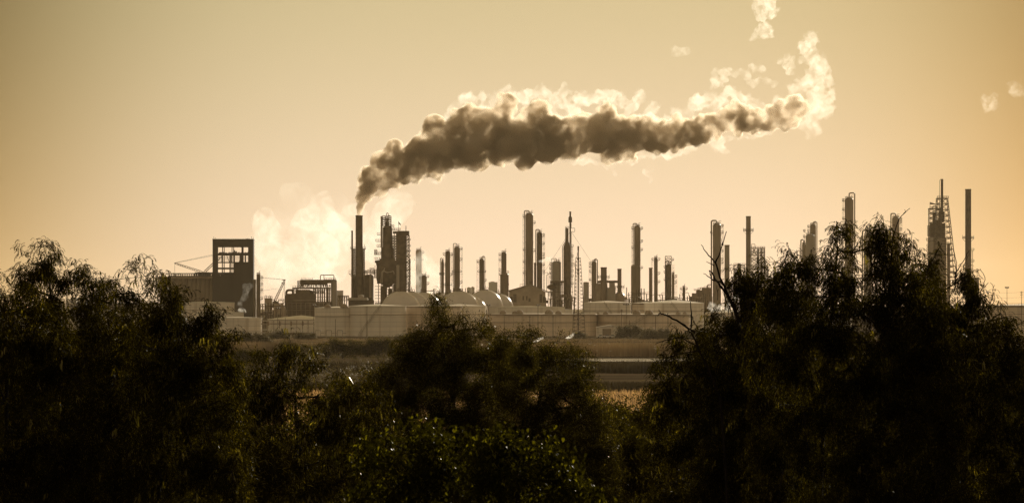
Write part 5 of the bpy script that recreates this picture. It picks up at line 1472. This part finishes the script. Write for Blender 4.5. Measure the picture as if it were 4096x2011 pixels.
bare('dead tree with forked bare limbs standing black against the tall columns', 58, 3060,
     [([(3080, None), (3070, 1700), (3010, 1500), (2990, 1340), (2940, 1235), (2880, 1110), (2862, 1050), (2880, 1008), (2906, 925)], 17, 3),
      ([(2960, 1290), (2905, 1170), (2862, 1118), (2850, 1090), (2838, 1080)], 12, 3), ([(2862, 1050), (2828, 1010), (2806, 978)], 6, 2.5), ([(2858, 1062), (2826, 1045)], 4, 2), ([(2850, 1115), (2815, 1093)], 5, 2),
      ([(2848, 1110), (2838, 1080)], 5, 3), ([(2884, 1000), (2890, 970), (2886, 955)], 3.5, 1.5), ([(2850, 1118), (2880, 1125), (2905, 1148)], 7, 5), ([(2905, 1155), (2950, 1120), (2965, 1095)], 7, 4), ([(2958, 1108), (2948, 1085)], 4, 2),
      ([(2940, 1235), (2890, 1150), (2870, 1130)], 7, 4), ([(2975, 1300), (3020, 1180), (3040, 1090)], 10, 5), ([(2990, 1340), (3040, 1250), (3030, 1180)], 8, 4), ([(2880, 1120), (2900, 1200), (2920, 1240)], 4, 3), ([(2985, 1330), (2970, 1250), (2990, 1200)], 5, 3),
      ([(3000, 1380), (2950, 1340), (2935, 1300)], 5, 2), ([(2870, 1140), (2872, 1200)], 3, 2), ([(2955, 1262), (2930, 1200), (2932, 1150)], 4, 2)], 51)
bare('crooked dead limb reaching left over the pond from the right-hand foliage', 60, 2890,
     [([(2960, None), (2900, 1600), (2850, 1480), (2780, 1330), (2766, 1250), (2762, 1205)], 13, 3), ([(2780, 1330), (2720, 1290), (2660, 1258), (2638, 1252), (2628, 1262)], 9, 4), ([(2645, 1255), (2636, 1238)], 4, 2.5), ([(2668, 1262), (2672, 1250)], 3, 2),
      ([(2790, 1385), (2720, 1348), (2660, 1360), (2622, 1375)], 6, 2.5), ([(2800, 1400), (2735, 1410), (2660, 1430), (2610, 1448)], 6, 2), ([(2740, 1345), (2700, 1350)], 3, 2), ([(2726, 1294), (2740, 1300), (2760, 1330)], 7, 6), ([(2690, 1470), (2670, 1450)], 3, 1.5)], 52)
bare('whip-like bare twigs sticking up from the big right-hand crown', 57, 3560,
     [([(3560, None), (3550, 1400), (3555, 1200), (3570, 950), (3600, 870), (3640, 833)], 9, 2), ([(3610, 860), (3622, 845), (3618, 838)], 3, 1.5), ([(3640, 1120), (3632, 1000), (3645, 935)], 5, 2), ([(3700, 1090), (3745, 1010), (3764, 972)], 5, 2), ([(3660, 1060), (3650, 990), (3625, 960)], 4, 2),
      ([(3820, 1150), (3822, 1090), (3860, 1030), (3875, 1000)], 5, 2), ([(3822, 1110), (3825, 1050), (3810, 980)], 4, 1.5), ([(3850, 1120), (3855, 1060), (3875, 1020)], 4, 1.5)], 53, name='bare_twigs')
bare('curled bare twigs rising right of the far-right foliage', 58, 3920,
     [([(3900, None), (3890, 1500), (3900, 1300), (3905, 1180), (3935, 1150), (3940, 1110), (3920, 1074)], 6, 2), ([(3934, 1150), (3948, 1135), (3952, 1130)], 3, 1.5), ([(3950, 1240), (3970, 1180), (3970, 1140), (3960, 1130)], 4, 1.5), ([(3971, 1160), (3985, 1155)], 2.5, 1.5), ([(3972, 1150), (3980, 1140)], 2.5, 1.5), ([(3955, 1235), (3980, 1200), (3978, 1172)], 3, 1.5)], 54, name='bare_twigs')

# bright broad-leaved bush
tree('broad-leaved bush, the left of the two greenest ones, low at bottom centre', 46, 1700,
     [(1650, 1770, 110, 50, 44), (1760, 1780, 60, 50, 26), (1560, 1830, 120, 50, 50), (1700, 1880, 170, 70, 90), (1580, 1960, 200, 80, 110)],
     'broad', 61, 'broad_leaved_bush', 'broad', clump=.28, group='broad-leaved bushes', cat='bush', sub=6, r_trunk=.03, ndepth=.5, dens=.55)
tree('broad-leaved bush, the right greenest one with bright rounded heads', 45, 2060,
     [(1870, 1790, 60, 40, 22), (2000, 1760, 44, 34, 16), (2060, 1790, 70, 44, 30), (1960, 1850, 110, 60, 60), (2170, 1830, 60, 44, 24), (2220, 1850, 50, 50, 22), (2100, 1890, 150, 80, 100), (2260, 1950, 110, 80, 66), (2000, 1970, 180, 80, 100)],
     'broad', 62, 'broad_leaved_bush', 'broad', clump=.28, group='broad-leaved bushes', cat='bush', sub=6, r_trunk=.03, ndepth=.5, dens=.55)
# dark shrubs on the slope between
for lab, D, bx, blobs, sd in [
    ('dark scrubby bush on the slope right of the dense central tree', 150, 2500, [(2430, 1660, 70, 45, 40), (2530, 1715, 90, 50, 60), (2450, 1760, 150, 90, 90), (2600, 1800, 170, 100, 100)], 71),
    ('olive bush under the bare limb tips, next to the tan grass', 140, 2700, [(2640, 1610, 50, 30, 24), (2710, 1640, 90, 60, 60), (2640, 1700, 120, 80, 90)], 72),
    ('dark bush at bottom right of centre below the slope bushes', 100, 2550, [(2480, 1830, 150, 90, 120), (2650, 1880, 170, 90, 130), (2400, 1950, 170, 80, 110)], 73),
    ('shadowy bush left of the broad-leaved ones at the bottom', 75, 1350, [(1300, 1850, 200, 110, 150), (1480, 1900, 170, 110, 120)], 74),
    ('brushy undergrowth bush beneath the central trees', 130, 1950, [(1750, 1780, 200, 80, 130), (1980, 1780, 200, 80, 130), (2200, 1790, 180, 80, 110)], 75),
    ('low bush between the left trees and the pod-hung one', 120, 930, [(900, 1560, 80, 60, 50), (960, 1640, 120, 90, 90), (880, 1780, 180, 130, 170)], 76),
    ('grey-green bush glimpsed over the pod-hung tree', 210, 1400, [(1380, 1580, 90, 40, 50), (1480, 1620, 90, 50, 60), (1330, 1680, 150, 70, 80)], 77),
    ('black bush in the bottom left corner', 62, 260, [(150, 1900, 260, 130, 170), (420, 1920, 220, 120, 130)], 78),
    ('black bush at the bottom below the rounded feathery tree', 64, 860, [(800, 1900, 230, 130, 160), (1000, 1930, 160, 110, 90)], 79),
    ('black bush in the bottom right corner', 62, 3900, [(3750, 1920, 240, 120, 140), (4020, 1930, 180, 120, 120)], 80),
    ('black bush at the bottom under the bare dead tree', 64, 3150, [(3050, 1940, 240, 100, 130), (3330, 1950, 220, 100, 120)], 81)]:
    sc_ = D/100*.30 if D >= 100 else .30
    tree(lab, D, bx, blobs, 'scrub' if D >= 100 else 'narrow', sd, 'shrub', 'scrub' if D >= 100 else 'leaf', clump=.30*max(1, D/100), cat='shrub', group='dark shrubs on the slope', sub=5, r_trunk=.05, scale=(sc_*1.15 if D >= 100 else 1.5), ndepth=1.3*max(1, D/100), r_tip=.006)
# far shrubs on the marsh
for k, (lab, cx, yt, yb_, wd, cr) in enumerate([
    ('round grey-green bush beside the white barn', 2520, 1301, 1352, 110, .75),
    ('low pale scrub trailing right from the round bush by the barn', 2640, 1318, 1362, 170, .5),
    ('hazy low scrub farther right, behind the bare limb', 2790, 1322, 1362, 150, .5),
    ('hazy bush left of the pipe rack', 1000, 1331, 1388, 170, .6),
    ('small bush in front of the square pipe loops', 1222, 1330, 1362, 80, .6),
    ('dark low scrub at the foot of the pipe rack', 1115, 1322, 1360, 90, .6),
    ('leafy mid-size tree with pale open crown left of the lone spreading one', 1370, 1360, 1432, 150, .9),
    ('lone spreading tree with a visible trunk on the grass flat', 1512, 1348, 1432, 130, .9),
    ('small bush joined to the left of the pale open-crowned tree', 1290, 1378, 1430, 90, .8),
    ('faint wispy bush at the foot of the big white tank', 1620, 1342, 1368, 90, .5),
    ('olive scrub half hidden by the pod-hung tree', 1180, 1372, 1440, 150, .8),
    ('grey scrub mass on the flat right of the left trees', 985, 1400, 1475, 160, .8),
    ('low grey bush nearest the left trees', 930, 1455, 1520, 120, .8),
    ('tiny dark bush at the derrick foot', 2318, 1330, 1358, 44, .8)]):
    D = F*CAMZ/(yb_-HY); h = yb_-yt
    n = int(wd*h/90*(1+cr)*1.0)
    blobs = [(cx-wd*.22, yb_-h*.52, wd*.3, h*.42, n//3), (cx+wd*.2, yb_-h*.5, wd*.32, h*.42, n//3), (cx, yb_-h*.58, wd*.3, h*.42, n//3), (cx-wd*.38, yb_-h*.3, wd*.16, h*.3, n//6), (cx+wd*.38, yb_-h*.3, wd*.16, h*.3, n//6)]
    blobs = [(a, b, c, d_, max(6, e)) for a, b, c, d_, e in blobs]
    tree(lab, D, cx, blobs, 'scrub', 90+k, 'shrub', 'farscrub' if yb_ < 1400 else 'scrub', clump=1.2, cat='shrub', group='shrubs on the marsh', sub=5, r_trunk=.25, scale=1.2, r_tip=.03, trunkpts=[(cx, None), (cx+2, yb_-h*.35)])

# dense undergrowth on the slope below and behind the foreground trees
def undergrowth(x0, x1, D, rows, label, seed, cover=4.5, mat='leaf', scale=1.0):
    rng = np.random.default_rng(seed); s = F/D; kind = 'scrub'
    tv, tf = TPL[kind][0]; q0 = tv[tf]; ar = .5*np.linalg.norm(np.cross(q0[:, 2]-q0[:, 0], q0[:, 3]-q0[:, 1]), axis=1).sum()
    y0, y1 = rows; n = int(cover*(x1-x0)*(y1-y0)/(ar*.55*(s*scale)**2))
    X = rng.uniform(x0, x1, n); Yt = np.array([y0 + 60*mnoise.noise(Vector((x*.006, seed, 0))) + 30*mnoise.noise(Vector((x*.02, seed, 3))) for x in X])
    Y = Yt + (y1-Yt)*rng.uniform(0, 1, n)
    P = np.stack([(X-2048)/s, D + rng.uniform(-.06, .06, n)*D, CAMZ-(Y-HY)/s], 1)
    V, Fq = scatter_tpl(kind, P, scale, rng)
    o = npmesh('undergrowth', V, Fq, M[mat]); tag(o, label, 'undergrowth', kind='stuff'); return o
undergrowth(-100, 950, 90, (1560, 2080), 'black tangle of undergrowth behind the left trees', 1, scale=.42)
undergrowth(850, 1650, 130, (1690, 2080), 'dark undergrowth below the pod-hung tree', 2, scale=.5, mat='scrub')
undergrowth(1500, 2700, 160, (1720, 2080), 'dark undergrowth behind the broad-leaved bushes', 3, scale=.6, mat='scrub')
undergrowth(2650, 4200, 95, (1560, 2080), 'black tangle of undergrowth behind the right trees', 4, scale=.42)
undergrowth(3000, 4200, 110, (1420, 1700), 'high dark thicket behind the densest right tree', 5, cover=2.0, scale=.45)

undergrowth(860, 1600, 760, (1475, 1560), 'grey-green marsh scrub on the flat left of the central trees', 6, cover=1.6, mat='farscrub', scale=1.3)
undergrowth(1150, 1620, 1000, (1425, 1470), 'dull scrub along the far bank behind the lone spreading tree', 7, cover=1.2, mat='farscrub', scale=1.5)
undergrowth(2380, 2700, 330, (1665, 1800), 'olive scrub spilling down between the central and right-hand trees', 8, cover=2.5, mat='scrub', scale=.8)

undergrowth(-100, 700, 74, (1340, 1760), 'black high thicket filling the gaps behind the far left trees', 9, cover=3.0, scale=.36)
undergrowth(2950, 4000, 76, (1330, 1700), 'black high thicket filling the gaps behind the big right-hand crown', 10, cover=2.5, scale=.36)
# ------------------------------------------------------------------ smoke and steam
def ico(sub):
    import bmesh
    bm = bmesh.new(); bmesh.ops.create_icosphere(bm, subdivisions=sub, radius=1.0)
    v = np.array([x.co[:] for x in bm.verts]); f = np.array([[a.index for a in fc.verts] for fc in bm.faces]); bm.free()
    return v, f
ICO = ico(2)
def puffs(S, D, xc, name, mat, voxel, disp, parent, dscale, smooth=True):
    """billowing closed hull: all spheres fused by voxel remeshing, then roughened"""
    S = np.array(S); v, f = ICO; n = len(S)
    V = (v[None]*S[:, 3][:, None, None] + S[:, None, :3]).reshape(-1, 3)
    Fq = (f[None] + (np.arange(n)*len(v))[:, None, None]).reshape(-1, 3)
    tmp = npmesh('tmp', V, Fq, mat)
    md = tmp.modifiers.new('r', 'REMESH'); md.mode = 'VOXEL'; md.voxel_size = voxel; md.adaptivity = 0
    for k, (st, sz) in enumerate(zip(disp, dscale)):
        tx = bpy.data.textures.new('cl', 'CLOUDS'); tx.noise_scale = sz; tx.noise_depth = 3
        d = tmp.modifiers.new('d%d' % k, 'DISPLACE'); d.texture = tx; d.strength = st; d.mid_level = .5; d.texture_coords = 'LOCAL'
    md = tmp.modifiers.new('r2', 'REMESH'); md.mode = 'VOXEL'; md.voxel_size = voxel; md.adaptivity = 0
    dg = bpy.context.evaluated_depsgraph_get(); dg.update()
    me = bpy.data.meshes.new_from_object(tmp.evaluated_get(dg))
    bpy.data.objects.remove(tmp)
    me.name = name; me.materials.clear(); me.materials.append(mat)
    o = bpy.data.objects.new(name, me); COL.objects.link(o); o.parent = parent
    return o
def spawn(S, rng, n, k0, k1, out=.75, up=0.0, levels=1):
    """smaller puffs on the surface of bigger ones"""
    res = list(S); cur = list(S)
    for _ in range(levels):
        nxt = []
        for x, y, z, r in cur:
            for _k in range(n):
                u = rng.normal(0, 1, 3); u[2] += up; u /= np.linalg.norm(u); rr = r*rng.uniform(k0, k1)
                nxt.append((x+u[0]*r*out, y+u[1]*r*out, z+u[2]*r*out, rr))
        res += nxt; cur = nxt
    return res
def path_spheres(path, D, xc, rng, step=.55, jit=.15, flat=1.0):
    s = F/D; out = []
    for (x0, y0, r0), (x1, y1, r1) in zip(path, path[1:]):
        L = math.hypot(x1-x0, y1-y0); n = max(1, int(L/(step*(r0+r1)/2)))
        for k in range(n):
            t = k/n; r = (r0+(r1-r0)*t)
            out.append(((x0+(x1-x0)*t-xc)/s + rng.normal(0, jit)*r/s, rng.normal(0, jit)*r/s*flat, CAMZ-(y0+(y1-y0)*t-HY)/s + rng.normal(0, jit)*r/s, r/s))
    return out

def plume():
    D = 2500; xc = 1436; rng = np.random.default_rng(7)
    t = thing('smoke_plume', 'long dark smoke plume bent rightward from the main smokestack, bright at its edges', 'smoke plume', xc, D)
    # thick part
    A = [(1436, 866, 10), (1438, 845, 12), (1444, 820, 18), (1452, 795, 26), (1464, 765, 38), (1500, 730, 56), (1549, 700, 74), (1600, 668, 84), (1650, 655, 82), (1700, 628, 90), (1750, 602, 96), (1800, 575, 100), (1848, 548, 104)]
    B = [(1848, 545, 104), (1900, 522, 106), (1950, 532, 92), (2000, 558, 92), (2076, 560, 96), (2118, 560, 94), (2156, 558, 94), (2218, 535, 88), (2275, 552, 82), (2346, 545, 86), (2438, 530, 90), (2495, 545, 84), (2550, 552, 74), (2634, 552, 60), (2716, 545, 58), (2811, 522, 50), (2893, 490, 52), (2944, 474, 46), (3032, 480, 42), (3090, 476, 44), (3159, 446, 54), (3205, 418, 50)]
    B2 = [(1850, 470, 46), (1890, 440, 34)], [(1560, 620, 34), (1580, 596, 22)], [(1690, 560, 34), (1700, 548, 20)], [(2000, 470, 52), (2025, 420, 44), (2035, 385, 30)], [(2130, 470, 54), (2170, 430, 36)], [(2430, 450, 50), (2440, 420, 34)], [(2330, 470, 40)], [(2940, 430, 26), (2938, 402, 16)], [(3180, 395, 26)]
    S = []
    for q in (A, B): S += path_spheres(q, D, xc, rng, .42 if q is A else .3, .10 if q is A else .24)
    for q in B2: S += path_spheres(q, D, xc, rng, .4, .1)
    S = [(x, y, z, r*.88) for x, y, z, r in S]
    S = spawn(S, rng, 15, .14, .40, .88, .15); S = spawn(S, rng, 3, .32, .6, 1.0, .1)
    puffs(S, D, xc, 'dense_smoke', cloudmat('dense_smoke', (.96, .87, .74), .12, .95, .40, .62, .17, .6, 7, .62, .05, (60, 290, 1.0, .8), gaps=(.045, .45)), .6, (1.6, 1.0), t, (3.2, 1.1))
    S = path_spheres([(1436.5, 862, 11.5), (1438, 845, 13), (1443, 822, 18), (1451, 796, 25), (1466, 765, 34), (1490, 738, 42)], D, xc, rng, .35, .06)
    S = [(x, y, z, r*.86) for x, y, z, r in S]; S = spawn(S, rng, 8, .2, .42, .8, .1)
    puffs(S, D, xc, 'neck_smoke', volmat('neck_smoke', (.93, .82, .68), .32, .6), .4, (.7, .4), t, (2.0, .8))
    # bright fringe of thin steam
    def fringe(paths, seed, dens, name, vox=.62, disp=(3.4, 2.2), n=16, k=(.14, .36), step=.6, jit=.4, keep=1.0):
        r2 = np.random.default_rng(seed); S = []
        for q in paths: S += path_spheres(q, D, xc, r2, step, jit)
        S = [(x, y, z, r*.72) for x, y, z, r in S if r2.random() < keep]
        S = spawn(S, r2, n, k[0], k[1], 1.25, .1); S = spawn(S, r2, 2, .35, .6, 1.2)
        puffs(S, D, xc, name, cloudmat(name, (.99, .97, .93), 0, dens*2.7, .36, .80, .12, .68, 8, .66, .06, warp=.8), vox, disp, t, (4.0, 1.3))
    fringe([[(1800, 440, 22), (1850, 400, 26), (1890, 392, 26), (1925, 410, 26), (1960, 445, 26)], [(1740, 515, 20), (1790, 480, 24), (1815, 440, 20)], [(1655, 570, 20), (1700, 548, 22), (1730, 530, 18)],
            [(1975, 420, 24), (2010, 370, 28), (2060, 375, 28), (2090, 400, 30), (2130, 390, 32), (2200, 390, 34), (2250, 375, 32), (2270, 430, 36), (2300, 470, 40)],
            [(2300, 400, 30), (2360, 390, 30), (2420, 385, 36), (2460, 400, 34), (2500, 440, 32), (2560, 470, 30), (2620, 480, 26)], [(2190, 450, 40), (2260, 480, 40)]], 81, .05, 'bright_fringe')
    fringe([[(2540, 400, 24), (2580, 395, 32), (2600, 420, 34), (2590, 460, 26)], [(2640, 490, 22), (2700, 470, 22), (2760, 440, 28), (2800, 420, 34), (2860, 420, 32), (2920, 380, 26), (2990, 415, 28), (3050, 440, 26), (3110, 420, 30), (3150, 380, 34)],
            [(2780, 380, 16), (2800, 410, 20)], [(2830, 380, 15), (2850, 400, 18)]], 82, .04, 'bright_fringe', step=.6)
    fringe([[(3200, 360, 44), (3260, 340, 56), (3280, 290, 48), (3240, 230, 44), (3230, 180, 36), (3270, 145, 32)], [(3270, 380, 50), (3260, 440, 46), (3230, 490, 34), (3215, 530, 24)], [(3290, 430, 40), (3310, 370, 30), (3330, 380, 18)],
            [(3250, 480, 26), (3280, 530, 18), (3230, 545, 18)], [(3290, 300, 34), (3320, 330, 22), (3300, 250, 22)]], 83, .03, 'end_cloud', disp=(4.5, 2.5), jit=.3)
    fringe([[(1900, 680, 10), (1930, 655, 14), (1990, 640, 16)], [(2240, 640, 14), (2330, 645, 18), (2420, 640, 20), (2500, 640, 18), (2580, 622, 18), (2680, 615, 20), (2760, 595, 18), (2830, 572, 16), (2900, 555, 15), (2990, 545, 15), (3100, 525, 12)],
            [(2840, 560, 30), (2880, 590, 26), (2860, 605, 14)], [(2690, 600, 22), (2680, 630, 10)], [(2470, 650, 20), (2520, 640, 18)], [(2380, 650, 16), (2470, 670, 12)]], 84, .045, 'under_fringe', vox=.75, n=8)
    fringe([[(1720, 725, 8), (1770, 712, 12), (1740, 735, 6)], [(2930, 290, 12), (2860, 330, 14), (2835, 350, 10)], [(2900, 285, 12), (2980, 300, 16), (3010, 340, 12), (3060, 320, 14), (3100, 350, 14)], [(3130, 245, 14), (3165, 240, 20), (3150, 310, 16)],
            [(3060, 280, 12), (3000, 270, 14)], [(2870, 345, 10), (2850, 300, 12), (2890, 270, 9)], [(2590, 680, 16), (2600, 720, 9), (2585, 665, 8)], [(2455, 680, 8), (2460, 705, 6)]], 85, .035, 'stray_wisp', vox=.6, disp=(4.0, 2.6), n=7, k=(.25, .6), jit=.5)
    return t
plume()
def cloud(label, name, cat, xc, D, paths, dens, seed, vox=.8, disp=(3, 1.8), dsc=(4, 1.3), n=9, k=(.25, .5), col=(1, .98, .94), g=.68, jit=.35, step=.6, zb=None, group=None, out=.9):
    r2 = np.random.default_rng(seed); t = thing(name, label, cat, xc, D, group)
    S = []
    for q in paths: S += path_spheres(q, D, xc, r2, step, jit)
    S = spawn(S, r2, n, k[0], k[1], out, .1)
    o = puffs(S, D, xc, name + '_body', cloudmat(name + str(seed), col, 0, dens*3.2, .40, .70, 1.1/max(dsc), g, 7, .64, .06, warp=.7), vox, disp, t, dsc)
    return t
cloud('highest bright cloud puff, cut by the top picture edge', 'steam_cloud', 'cloud', 3060, 2500, [[(3030, 20, 26), (3070, 0, 34), (3080, 40, 32), (3040, 65, 24), (3060, 90, 16)], [(3060, -40, 30), (3080, -10, 30)]], .024, 91, disp=(4.5, 2.6), group='loose bright clouds near the plume')
cloud('small bright cloud just under the one cut by the top edge', 'steam_cloud', 'cloud', 3055, 2500, [[(3030, 140, 16), (3060, 118, 24), (3085, 130, 18), (3050, 150, 14)], [(3000, 165, 7), (3015, 150, 8)]], .024, 92, disp=(3.5, 2.2), group='loose bright clouds near the plume')
cloud('faint small cloud left of and above the plume end', 'steam_cloud', 'cloud', 2720, 2500, [[(2690, 200, 14), (2720, 210, 22), (2745, 215, 18), (2740, 190, 8)], [(2795, 160, 8), (2800, 150, 6)]], .012, 93, disp=(3.5, 2.2), group='loose bright clouds near the plume')
cloud('small bright cloud near the right picture edge, lower of the pair', 'steam_cloud', 'cloud', 3950, 2500, [[(3925, 398, 14), (3955, 405, 26), (3985, 425, 20), (3930, 445, 14)], [(3970, 385, 12), (3990, 390, 10)]], .010, 94, disp=(6, 3.5), group='loose bright clouds near the plume')
cloud('small bright cloud touching the right picture edge, upper of the pair', 'steam_cloud', 'cloud', 4060, 2500, [[(4040, 345, 14), (4075, 362, 26), (4105, 380, 26)]], .010, 95, disp=(6, 3.5), group='loose bright clouds near the plume')
# white steam behind the left half
cloud('broad soft white steam bank behind the furnace unit and main smokestack', 'steam_bank', 'steam', 1250, 2800,
      [[(1080, 890, 45), (1100, 960, 70), (1090, 1060, 75), (1130, 1140, 70)], [(1190, 900, 60), (1240, 850, 40), (1270, 800, 28), (1300, 785, 22), (1280, 880, 60)], [(1200, 990, 90), (1290, 1000, 100), (1370, 950, 70), (1400, 880, 45)], [(1250, 1110, 90), (1350, 1120, 80)], [(1420, 870, 35), (1470, 890, 40)]],
      .015, 96, vox=2.2, disp=(10, 5), dsc=(14, 5), n=11, k=(.2, .45), out=.95, col=(1, .98, .94))
cloud('thin steam veil low behind the furnace unit and the silo block end', 'steam_veil', 'steam', 1220, 2900,
      [[(1010, 1010, 60), (1060, 1090, 90), (1130, 1040, 110), (1200, 1120, 110)], [(1250, 1000, 130), (1330, 1060, 120), (1420, 1000, 110), (1500, 960, 90)], [(1100, 930, 70), (1180, 860, 70), (1400, 850, 70)]],
      .003, 106, vox=4, disp=(16, 8), dsc=(26, 9), n=8, k=(.35, .6), out=.9, col=(1, .98, .94))
cloud('lower steam bank drifting between the coker tower and slim columns', 'steam_bank', 'steam', 1720, 2780,
      [[(1500, 980, 70), (1560, 900, 70), (1600, 830, 50), (1640, 790, 30)], [(1650, 1080, 50), (1720, 1060, 40), (1730, 1120, 50), (1780, 1150, 50), (1660, 1150, 50)]],
      .014, 97, vox=2.2, disp=(9, 4), dsc=(12, 5), n=9, k=(.3, .55), out=.85)
cloud('small curl of steam rising in front of the silo block end', 'steam_puff', 'steam', 985, 2440, [[(968, 1212, 8), (974, 1185, 13), (984, 1160, 15), (992, 1142, 14), (1006, 1146, 9)], [(956, 1214, 9), (966, 1228, 10)]], .018, 98, vox=.5, disp=(2.2, 1.4), dsc=(3, 1), group='small steam puffs')
cloud('thin horizontal steam streak from the short dark exhaust pipe', 'steam_puff', 'steam', 2150, 2435, [[(2139, 1048, 3), (2150, 1046, 5), (2165, 1044, 7), (2190, 1040, 8), (2215, 1042, 8)]], .07, 99, vox=.35, disp=(1.2, .8), dsc=(2, .7), group='small steam puffs')
cloud('bright steam spurt near the ground at the derrick foot', 'steam_puff', 'steam', 2285, 1780, [[(2266, 1354, 4), (2274, 1348, 6), (2284, 1344, 5), (2294, 1338, 6), (2304, 1334, 4)]], .5, 100, vox=.2, disp=(.6, .4), dsc=(.8, .3), group='small steam puffs')
cloud('bright steam spurt behind the sapling top, left of the derrick', 'steam_puff', 'steam', 2145, 1500, [[(2136, 1372, 5), (2142, 1364, 7), (2150, 1362, 7), (2162, 1356, 5), (2174, 1348, 3)]], .5, 101, vox=.2, disp=(.6, .4), dsc=(.8, .3), group='small steam puffs')
cloud('low steam glowing at the foot of the silo block', 'steam_puff', 'steam', 970, 2300, [[(955, 1243, 7), (968, 1238, 9), (985, 1244, 7)]], .12, 102, vox=.4, disp=(1.4, .9), dsc=(2, .8), group='small steam puffs')
cloud('low steam drifting behind the bare dead tree over the white tanks', 'steam_puff', 'steam', 2950, 2350, [[(2840, 1222, 16), (2900, 1228, 20), (2970, 1220, 24), (3040, 1222, 20)], [(2950, 1190, 22), (3000, 1170, 22)]], .035, 103, vox=.9, disp=(3, 1.6), dsc=(4, 1.5), group='small steam puffs')

# ------------------------------------------------------------------ haze
m = MB(); m.box(-9500, 9500, -450, 19500, -3, 232)
hz = m.build('haze', volmat('haze_air', (.97, .78, .50), 1.8e-5, .45)); hz.display_type = 'WIRE'; hz['kind'] = 'stuff'; hz['label'] = 'warm evening haze over the whole plain'
